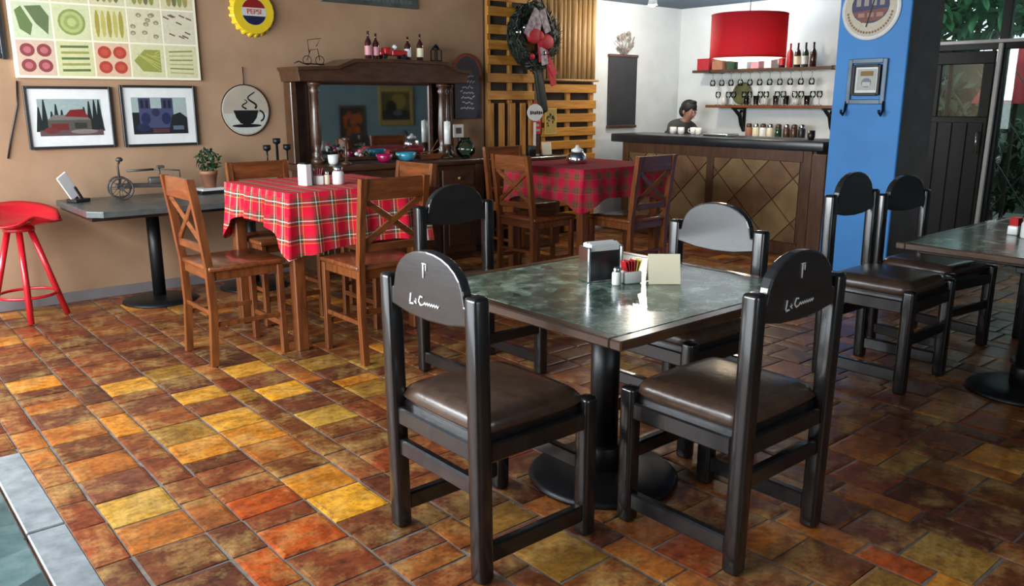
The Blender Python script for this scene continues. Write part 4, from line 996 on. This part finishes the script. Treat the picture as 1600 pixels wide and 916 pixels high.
TOPZ = 1.091
def mug(label, loc, mat='white_ceramic', r=.036, h=.075, rz=0):
    t = thing('coffee_cup', label, 'cup', loc, rz, 'cups on the bar top'); MB().lathe([(r * .7, 0), (r, h * .3), (r, h), (r * .9, h), (r * .88, h * .3), (r * .4, .006)], n=16).build('body', mat, t)
    MB().tube([(r * .95, 0, h * .8), (r * 1.5, 0, h * .75), (r * 1.55, 0, h * .4), (r * .95, 0, h * .25)], .005, 6).build('handle', mat, t); return t
for k, (y, x, lab) in enumerate(((5.88, 7.34, 'white cup on the bar nearest the barman'), (5.74, 7.30, 'white cup, second from the barman on the bar'), (5.62, 7.36, 'white cup on the bar below the slanting shelf end'), (5.50, 7.28, 'white cup on the bar left of the black shelf bracket'))): mug(lab, (x, y, TOPZ), rz=k)
mug('black and white cup at the pillar end of the bar', (7.2, 4.14, TOPZ), 'black_plastic', .035, .085)
tray = tag(MB().box((0, 0, .012), (.22, .30, .024), .008).build('service_tray', 'chrome', None, (7.30, 5.22, TOPZ)), 'flat steel tray lying on the bar top', 'tray')

# back counter and shelves on the alcove wall
bk = thing('back_counter', 'low white back counter behind the bar under the shelves', 'counter', (8.13, 4.82, 0)); MB().box((0, 0, .505), (.32, 1.46, 1.01)).build('body', 'white_paint', bk); MB().box((0, 0, 1.03), (.335, 1.5, .04), .004).build('worktop', 'grey_stone', bk)
def shelf(label, y0, y1, z, depth, mat, iron):
    t = thing('wall_shelf', label, 'shelf', (8.298, (y0 + y1) / 2, z), -PI / 2); w = y1 - y0
    MB().box((0, -depth / 2, 0), (w, depth, .03), .004).build('board', mat, t)
    if iron:
        for x in (-w / 2 + .36, w / 2 - .12):
            b = MB(); b.box((x, -.012, -.15), (.035, .02, .27), .004); b.tube([(x, -.02, -.27), (x, -.06, -.20), (x, -.10, -.10), (x, -.20, -.04), (x, -.24, -.02)], [.016, .024, .024, .018, .012], 8); b.tube([(x, -.03, -.06), (x, -.08, -.05), (x, -.10, -.10), (x, -.06, -.13)], .014, 8); b.box((x, -.13, -.025), (.035, .24, .02), .004)
            b.build('bracket', 'black_iron', t)
    else:
        for x in (-w / 2 + .25, w / 2 - .05): MB().box((x, -depth / 2, .0), (.02, depth + .01, .04), .003).build('bracket', 'black_iron', t)
    return t
shelf('upper dark shelf with boxes and bottles behind the red lamp', 4.40, 6.20, 1.775, .26, 'dark_walnut', False)
shelf('lower wooden shelf with glasses on black scroll brackets in the alcove', 4.40, 5.98, 1.385, .27, 'honey_wood_flat', True)
ORD = 'first second third fourth fifth sixth seventh eighth ninth tenth eleventh twelfth thirteenth'.split()
GP = [(.028, 0), (.030, .004), (.004, .010), (.004, .065), (.022, .08), (.032, .105), (.028, .145), (.0265, .145), (.030, .105), (.02, .083)]
for k in range(13):
    y = 5.86 - k * .105; g = MB().lathe([(r, .0) if i == 0 else (r, z) for i, (r, z) in enumerate(GP)], (0, 0, 0), 12).build('wine_glass', 'clear_glass', None, (8.10 + .05 * (k % 2), y, 1.401))
    tag(g, ORD[k] + ' stemmed glass from the left standing on the lower alcove shelf', 'glass', 'glasses standing on the lower alcove shelf')
TP = [(.026, 0), (.034, .10), (.031, .10), (.023, .008)]
for k in range(8):
    y = (5.86 if k == 0 else 5.56) - k * .125 * (k > 0) * 1.0 + (.125 if k else 0); g = MB().lathe(TP, (0, 0, 0), 12).build('tumbler', 'clear_glass' if k % 3 else 'white_ceramic', None, (8.222, y, 1.401)); tag(g, ORD[k] + ' tumbler from the left in the back row on the lower alcove shelf', 'glass', 'tumblers in the back row on the lower alcove shelf')
for k in range(11):
    y = 5.98 - k * .125; g = MB().lathe([(r, -z) for r, z in GP], (0, 0, 0), 12).build('wine_glass', 'clear_glass', None, (8.15, y, 1.757)); tag(g, ORD[k] + ' upside-down stemmed glass from the left under the upper alcove shelf', 'glass', 'glasses hanging under the upper alcove shelf')
pg = thing('green_plate', 'round olive plate leaning between the shelves in the alcove', 'plate', (8.285, 5.66, 1.52), -PI / 2); MB().lathe([(.02, 0), (.08, .004), (.125, .02), (.12, .026), (.07, .012)], (0, 0, 0), 28, axis=(0, -1, .12)).build('plate', M('olive_glaze', (.12, .13, .05), .3), pg)
pg.location.z = 1.527
for k, (y, w, h, mt, lab) in enumerate(((6.10, .16, .12, 'red_cloth', 'dark red box at the left end of the upper alcove shelf'), (5.90, .14, .10, 'terracotta', 'brown box second on the upper alcove shelf'), (5.72, .10, .13, 'bottle_green', 'green tin on the upper alcove shelf'), (5.56, .12, .11, 'white_paint', 'white box on the upper alcove shelf under the lamp'), (5.40, .10, .13, 'pink_label', 'pink box on the upper alcove shelf'), (5.24, .09, .12, 'white_paint', 'white tin on the upper alcove shelf beside the pink box'))):
    t = thing('shelf_box', lab, 'box', (8.16, y, 1.791)); MB().box((0, 0, h / 2), (.12, w, h), .004).build('body', mt, t); MB().box((0, 0, h + .004), (.124, w + .004, .012), .003).build('lid', mt, t)
for k, (y, mt, lb, lab) in enumerate(((5.10, 'bottle_amber', 'red_plastic', 'dark bottle with red label left on upper alcove shelf'), (5.01, 'red_plastic', None, 'red bottle on the upper alcove shelf'), (4.92, 'bottle_amber', 'cream_card', 'dark bottle with cream label on the upper alcove shelf'), (4.83, 'bottle_green', 'white_paint', 'green bottle with white label on the upper alcove shelf'), (4.74, 'bottle_amber', None, 'plain dark bottle at the right of the upper alcove shelf'))):
    bottle(lab, (8.16, y, 1.791), .034, .25, mt, lb, 'bottles on the upper alcove shelf')
for k, (y, mt, lab) in enumerate(((5.42, 'terracotta', 'brown jar at the left of the row on the back counter'), (5.33, 'cream_card', 'cream jar on the back counter beside the brown jar'), (5.24, 'white_ceramic', 'white jar in the middle of the back counter row'), (5.15, 'cream_card', 'cream jar right of the white jar on the back counter'), (5.05, 'bottle_green', 'green jar on the back counter'), (4.95, 'dark_walnut', 'brown coffee jar on the back counter'), (4.86, 'dark_walnut', 'second brown coffee jar on the back counter, further right'), (4.77, 'black_plastic', 'black jar at the right of the row on the back counter'))):
    shaker('storage_jar', lab, 'jar', (8.10, y, 1.051), .038, .15, mt, 'chrome' if k % 2 else 'dark_walnut', 'storage jars on the back counter')

# red drum pendant over the bar
pn_ = thing('pendant_lamp', 'large red drum pendant lamp glowing over the bar', 'lamp', (6.98, 4.74, 0))
b = MB().lathe([(.352, 1.845), (.352, 2.235), (.346, 2.235), (.346, 1.845)], n=48, cap=False); b.build('shade', 'lamp_red_fabric', pn_)
for z in (1.845, 2.235): MB().tube([(.350 * math.cos(2 * PI * i / 48), .350 * math.sin(2 * PI * i / 48), z) for i in range(48)], .006, 6, True).build('rim', 'lamp_red_fabric', pn_)
MB().lathe([(.0, 1.812), (.12, 1.815), (.24, 1.826), (.31, 1.840), (.342, 1.858)], n=48, cap=False).build('diffuser', 'lamp_diffuser', pn_)
MB().lathe([(.004, 2.20), (.004, 2.50)], n=8).build('cord', 'black_plastic', pn_); MB().lathe([(.05, 2.49), (.05, 2.518)], n=20).build('canopy', 'white_paint', pn_)
sp = MB()
for k in range(3): a = k * 2.1; sp.tube([(0, 0, 2.20), (.346 * math.cos(a), .346 * math.sin(a), 2.225)], .004, 5)
sp.build('spider', 'chrome', pn_)
def lamp(name, typ, loc, e, c, r=.05, **k):
    l = bpy.data.lights.new(name, typ); l.energy = e; l.color = c; l.shadow_soft_size = r
    for a, v in k.items(): setattr(l, a, v)
    o = bpy.data.objects.new(name, l); col.objects.link(o); o.location = loc; return o
lamp('pendant_bulb', 'POINT', (6.98, 4.74, 1.75), 14, (1, .82, .58), .10)
lamp('pendant_upper_bulb', 'POINT', (6.98, 4.74, 2.06), 15, (1, .80, .55), .06)
# bright ceiling spot beside the bar
sl = thing('ceiling_spotlight', 'small dazzling ceiling spotlight above the left end of the bar', 'lamp', (6.91, 5.875, 2.46))
MB().lathe([(.055, .045), (.055, .058)], n=18).build('mount', 'white_paint', sl); MB().lathe([(.012, .0), (.012, .046)], n=10).build('stem', 'white_paint', sl)
MB().lathe([(.030, .03), (.042, .0), (.050, -.05), (.046, -.05), (.036, .0)], n=20, cap=False).build('can', 'white_paint', sl)
MB().sphere((0, 0, -.035), .034).build('bulb', 'bulb_glow', sl)
lamp('spotlight_bulb', 'POINT', (6.91, 5.875, 2.36), 36, (1, .91, .78), .05)
lamp('alcove_downlight_bulb', 'POINT', (7.75, 5.3, 2.38), 20, (.84, .93, 1), .06)
dl = thing('ceiling_downlight', 'small round downlight in the alcove ceiling', 'lamp', (7.75, 5.3, 2.48)); MB().lathe([(.07, .02), (.07, .038)], n=20).build('ring', 'white_paint', dl); MB().lathe([(.055, .012), (.055, .02)], n=20).build('lens', 'lamp_diffuser', dl)

# ================================================================= BARMAN
pe = thing('person', 'person in dark grey top with short black hair bending over behind the bar', 'person', (7.86, 6.30, 0), PI)
# local: +y is the way the person faces (towards -Y world)
def skinobj(name, verts, edges, mat, parent, sub=2):
    me = bpy.data.meshes.new(name); me.from_pydata([v[0] for v in verts], edges, []); o = bpy.data.objects.new(name, me); col.objects.link(o); o.parent = parent
    sk = o.modifiers.new('Skin', 'SKIN'); sk.use_smooth_shade = True
    ly = me.skin_vertices[0].data if me.skin_vertices else None
    if ly is None: me.skin_vertices.new(); ly = me.skin_vertices[0].data
    for i, v in enumerate(verts):
        r = v[1]; ly[i].radius = r if isinstance(r, tuple) else (r, r); ly[i].use_root = (i == 0)
    s = o.modifiers.new('Sub', 'SUBSURF'); s.levels = sub; s.render_levels = sub
    me.materials.append(MATS[mat]); return o
V = [((0, -.02, .90), (.135, .10)), ((0, .0, 1.00), (.125, .09)), ((0, .06, 1.10), (.14, .095)), ((0, .13, 1.17), (.12, .08)), ((0, .175, 1.215), .052), ((0, .205, 1.25), .05), ((0, .225, 1.30), (.068, .078)), ((0, .235, 1.365), (.072, .086)), ((0, .225, 1.405), (.055, .066)),
     ((0, .315, 1.285), .013), ((.10, -.02, .84), .085), ((.11, .0, .48), .058), ((.11, -.02, .10), .042), ((.11, .10, .045), .036), ((-.10, -.02, .84), .085), ((-.11, .0, .48), .058), ((-.11, -.02, .10), .042), ((-.11, .10, .045), .036)]
E_ = [(0, 1), (1, 2), (2, 3), (3, 4), (4, 5), (5, 6), (6, 7), (7, 8), (6, 9), (0, 10), (10, 11), (11, 12), (12, 13), (0, 14), (14, 15), (15, 16), (16, 17)]
for s in (1, -1):
    b0 = len(V); V += [((s * .19, .13, 1.14), .050), ((s * .22, .20, .95), .040), ((s * .16, .36, 1.00), .032), ((s * .13, .43, 1.03), .024), ((s * .12, .475, 1.035), (.034, .016))]
    E_ += [(3, b0), (b0, b0 + 1), (b0 + 1, b0 + 2), (b0 + 2, b0 + 3), (b0 + 3, b0 + 4)]
    for k, (dx, L) in enumerate(((-.026, .066), (-.009, .076), (.009, .072), (.026, .055))):
        c0 = len(V); V += [((s * .12 + dx, .505, 1.033), .0095), ((s * .12 + dx * 1.1, .505 + L * .5, 1.026), .0085), ((s * .12 + dx * 1.1, .505 + L * .9, 1.010), .0075)]; E_ += [(b0 + 4, c0), (c0, c0 + 1), (c0 + 1, c0 + 2)]
    c0 = len(V); V += [((s * .12 - s * .045, .475, 1.025), .010), ((s * .12 - s * .055, .505, 1.015), .0085)]; E_ += [(b0 + 4, c0), (c0, c0 + 1)]
skinobj('body', V, E_, 'skin', pe)
SV = [((0, -.02, .86), (.165, .13)), ((0, .0, 1.00), (.155, .12)), ((0, .06, 1.10), (.165, .118)), ((0, .125, 1.165), (.135, .098)), ((0, .165, 1.205), .066), ((.19, .13, 1.14), .068), ((.225, .185, .99), .058), ((-.19, .13, 1.14), .068), ((-.225, .185, .99), .058)]
skinobj('shirt', SV, [(0, 1), (1, 2), (2, 3), (3, 4), (3, 5), (5, 6), (3, 7), (7, 8)], 'charcoal_cloth', pe)
skinobj('trousers', [((0, -.02, .88), (.15, .12)), ((.10, -.02, .82), .098), ((.11, .0, .48), .075), ((.11, -.02, .08), .062), ((-.10, -.02, .82), .098), ((-.11, .0, .48), .075), ((-.11, -.02, .08), .062)], [(0, 1), (1, 2), (2, 3), (0, 4), (4, 5), (5, 6)], 'dark_denim', pe)
for s in (1, -1): MB().sphere((s * .11, .06, .035), .05, (.85, 1.9, .66), 12).build('shoe', 'black_plastic', pe)
h = MB(); h.sphere((0, .218, 1.378), .092, (.92, 1.08, .92), 18); h.sphere((0, .150, 1.33), .062, (1.1, .85, 1.2), 14); h.sphere((0, .275, 1.425), .045, (1.2, .9, .6), 12); h.build('hair', 'hair', pe)
for s in (1, -1):
    MB().sphere((s * .076, .205, 1.318), .020, (.45, .9, 1.3), 10).build('ear', 'skin', pe); MB().sphere((s * .028, .306, 1.325), .009, (1.2, .6, .8), 8).build('eye', 'white_ceramic', pe); MB().box((s * .028, .309, 1.343), (.030, .010, .006), .002).build('eyebrow', 'hair', pe)
MB().box((0, .292, 1.252), (.040, .012, .009), .003).build('mouth', 'pink_label', pe)

# ================================================================= THINGS ON THE BLUE PILLAR
PX = 6.209
rs_ = thing('round_sign', 'round white enamel sign with blue and red print on the blue pillar', 'sign', (PX, 3.165, 2.115), -PI / 2)
MB().lathe([(.225, 0), (.228, .004), (.222, .014), (.20, .018)], n=48, axis=(0, -1, 0)).build('disc', 'white_paint', rs_)
G = [(disc(0, 0, .20, .20, 32), (.74, .70, .62)), (disc(0, .02, .145, .125, 28), (.20, .20, .34)), ([(-.14, -.02), (.14, .0), (.09, -.08), (-.06, -.10)], (.46, .26, .22))]
for k in range(4): G.append((rect(-.11 + .06 * k, .02, -.075 + .06 * k, .085), (.60, .56, .52)))
for k in range(3): G.append((rect(-.09 + .07 * k, -.06, -.04 + .07 * k, -.03), (.62, .46, .40)))
for k in range(22):
    a = PI * 1.06 + k * (PI * .88 / 21); G.append((disc(.172 * math.cos(a), .172 * math.sin(a), .010, .010, 6), (.50, .36, .28)))
G.append((stroke((-.02, -.13), (.045, .14), .012), (.04, .04, .05)))
decal('sign_print', G, rs_, -.0195)
hk = thing('hook_frame', 'grey metal framed picture with two coat hooks on the blue pillar', 'picture', (PX, 3.145, 1.425), -PI / 2)
fr = MB()
for s in (-1, 1): fr.box((s * .135, -.012, .165), (.035, .022, .33), .004)
for z in (.015, .315): fr.box((0, -.012, z), (.24, .022, .035), .004)
fr.build('outer_frame', M('grey_metal', (.11, .15, .19), .4, .4), hk)
fr = MB()
for s in (-1, 1): fr.box((s * .10, -.018, .175), (.022, .03, .22), .003)
for z in (.07, .28): fr.box((0, -.018, z), (.18, .03, .022), .003)
fr.build('inner_frame', 'black_iron', hk)
MB().box((0, -.008, .175), (.18, .012, .20)).build('mat_board', 'white_paint', hk)
decal('picture_print', [(rect(-.075, .10, .075, .255), (.68, .68, .64)), (rect(-.05, .205, .05, .24), (.50, .38, .16)), (disc(0, .155, .04, .035, 14), (.44, .46, .48)), (rect(-.03, .13, .03, .16), (.72, .72, .70))], hk, -.0155)
for s in (-1, 1): MB().tube([(s * .145, -.015, .02), (s * .150, -.02, -.05), (s * .150, -.045, -.085), (s * .150, -.075, -.065), (s * .150, -.078, -.045)], [.009, .009, .009, .009, .012], 8).build('hook', 'black_iron', hk)

# ================================================================= GLAZED ENTRANCE AND GARDEN
GX = X1 + .04
w1 = struct(thing('window_1', 'dark framed glazed entrance with door and transom to the garden', None, (GX, 0, 0)))
def wbar(name, y0, y1, z0, z1, th, mat, parent=w1, dx=0): return MB().box((dx, (y0 + y1) / 2, (z0 + z1) / 2), (th, y1 - y0, z1 - z0), .004).build(name, mat, parent)
for y in (3.68, 2.98, 1.95, 1.29): wbar('mullion', y - .04, y + .04, 0, HC, .07, 'black_iron')
wbar('transom_bar', 1.25, 3.72, 1.90, 1.97, .08, 'black_iron'); wbar('transom_strip', 1.25, 3.64, 1.955, 1.985, .02, 'white_paint', w1, -.055)
wbar('head', 1.25, 3.72, 2.46, HC, .07, 'black_iron'); wbar('sill', 1.25, 3.02, 0, .10, .10, 'black_iron')
for a, b_ in ((1.33, 1.91), (1.99, 2.94), (3.02, 3.64)): wbar('transom_pane', a, b_, 1.97, 2.46, .006, 'pane_glass')
for a, b_ in ((1.33, 1.91), (1.99, 2.94)): wbar('pane', a, b_, .10, 1.90, .006, 'pane_glass')
MB().bar((-.065, 2.985, 1.95), (-.065, 3.00, .02), .035, .035, .004, (0, 1, 0)).build('white_cover_strip', 'white_paint', w1)
d1 = struct(thing('door_1', 'black wooden entrance door with a small green-tinted pane', None, (GX, 0, 0)))
for z0, z1 in ((.02, 1.30), (1.78, 1.89)): wbar('panel', 3.04, 3.62, z0, z1, .045, 'door_black', d1)
for y0, y1 in ((3.04, 3.13), (3.50, 3.62)): wbar('stile', y0, y1, 1.30, 1.78, .045, 'door_black', d1)
for k in range(4): wbar('plank', 3.07 + k * .135, 3.07 + k * .135 + .125, .08, 1.25, .012, 'door_black', d1, -.028)
wbar('pane', 3.13, 3.50, 1.30, 1.78, .008, 'pane_glass', d1)
MB().tube([(-.05, 3.09, .98), (-.085, 3.09, .98), (-.085, 3.09, 1.16), (-.05, 3.09, 1.16)], .010, 8).build('handle', 'chrome', d1)
# diagonal wire lattice outside the panes
lt = thing('wire_lattice', 'diagonal wire lattice fence outside the entrance glass', 'fence', (GX + .45, 0, 0))
lb = MB()
for k in range(9):
    y = 1.0 + .34 * k
    MB().tube([(0, y, 0), (0, y - 1.25, 1.75)], .007, 5).build('wire', 'silver_wire', lt); MB().tube([(.012, y - 1.25, 0), (.012, y, 1.75)], .007, 5).build('wire', 'silver_wire', lt)
for y in (.0, 1.2, 2.4, 3.6): MB().box((0, y, .90), (.04, .04, 1.8), .004).build('post', 'black_iron', lt)
wallbox('floor_garden', (X1 + .15, -3, -.12), (16, 9, -.02), 'paving')
rg = random.Random(44)
def shrub(label, loc, rx, rz, n, size, mat, trunk):
    t = thing('shrub' if trunk < 1 else 'tree', label, 'shrub' if trunk < 1 else 'tree', loc, 0, 'garden greenery beyond the glass')
    leaves('foliage', mat, t, n=n, cx=0, cz=trunk + rz, rx=rx, ry=rx, rz=rz, size=size, rnd=rg)
    MB().tube([(0, 0, 0), (.04, .02, trunk * .6 + .1), (0, 0, trunk + rz)], [.05, .04, .015], 8).build('trunk', 'bark', t); return t
shrub('dark leafy shrub right behind the entrance door pane', (9.6, 4.0, -.02), .55, .80, 1100, .10, 'leaf_green', .15)
shrub('dark leafy shrub outside the window right of the white strip', (10.12, 2.7, -.02), .58, .58, 800, .09, 'leaf_green', .12)
shrub('leafy shrub outside at the far right window', (10.3, 1.3, -.02), .75, .8, 700, .10, 'leaf_green', .15)
shrub('tall bright tree whose leaves fill the transom left part', (10.6, 4.35, -.02), 1.05, .75, 1300, .12, 'leaf_bright', 2.0)
shrub('tall bright tree whose leaves fill the transom right part', (11.1, 2.25, -.02), .95, .8, 900, .12, 'leaf_bright', 2.0)
shrub('small leafy shrub seen through the glass just below the red sunshade', (10.72, 3.76, -.02), .43, .62, 600, .09, 'leaf_green', .12)
M('shaded_hedge_tone', (.055, .066, .045), .9, c2=(.028, .036, .025), sc=5, bump=.2)  # dark hedge colour stands in for shaded greenery, darkening the garden view
wallbox('wall_garden', (12.2, -3, -.1), (12.4, 9, 1.95), 'shaded_hedge_tone')
um = thing('red_parasol', 'red closed sunshade beyond the entrance glass at far right', 'parasol', (9.35, 3.17, 0))
MB().lathe([(.02, 0), (.02, 1.95)], n=10).build('pole', 'bark', um)
t_ = bmesh.new(); N = 32; rr = []
for z, r in ((1.42, .34), (1.46, .33), (1.80, .16), (1.95, .03)): rr.append([t_.verts.new((r * (1 + .18 * math.sin(8 * 2 * PI * i / N)) * math.cos(2 * PI * i / N), r * (1 + .18 * math.sin(8 * 2 * PI * i / N)) * math.sin(2 * PI * i / N), z)) for i in range(N)])
for a, b_ in zip(rr, rr[1:]):
    for i in range(N): t_.faces.new((a[i], a[(i + 1) % N], b_[(i + 1) % N], b_[i])).smooth = True
t_.faces.new(rr[-1]); q = MB(); q._merge(t_); q.build('canopy', 'red_cloth', um)

# ================================================================= PICTURES ON THE TEAL WALL (seen in the sideboard mirror)
TX = X1 - .002
pa = thing('painting', 'gold framed landscape painting on the teal wall, seen in the sideboard mirror', 'picture', (7.285, Y0 + .002, .97), PI); pa.scale = (.63, 1, 1.10)
fr = MB()
for s in (-1, 1): fr.box((s * .52, -.02, .34), (.10, .04, .68), .01)
for z in (.05, .63): fr.box((0, -.02, z), (.94, .04, .10), .01)
fr.build('frame', 'gold_frame', pa)
decal('picture_print', [(rect(-.47, .1, .47, .58), (.30, .27, .12)), (disc(-.1, .42, .25, .14, 14), (.48, .40, .16)), (disc(.15, .32, .18, .12, 14), (.10, .09, .05)), (rect(-.47, .1, .47, .26), (.12, .11, .09)), (disc(-.05, .22, .16, .05, 12), (.28, .30, .32))], pa, -.012)
pb = thing('painting', 'orange floral picture on the teal wall, left one in the sideboard mirror', 'picture', (6.39, Y0 + .002, .56), PI); pb.scale = (.56, 1, 1.0)
fr = MB()
for s in (-1, 1): fr.box((s * .43, -.015, .4), (.05, .03, .8), .006)
for z in (.025, .775): fr.box((0, -.015, z), (.82, .03, .05), .006)
fr.build('frame', 'dark_walnut', pb)
S = [(rect(-.41, .05, .41, .75), (.16, .13, .09))]
for k in range(26): S.append((disc(rg.uniform(-.3, .3), rg.uniform(.14, .68), rg.uniform(.05, .11), None, 8), (rg.uniform(.45, .62), rg.uniform(.18, .30), .03)))
decal('picture_print', S, pb, -.012)
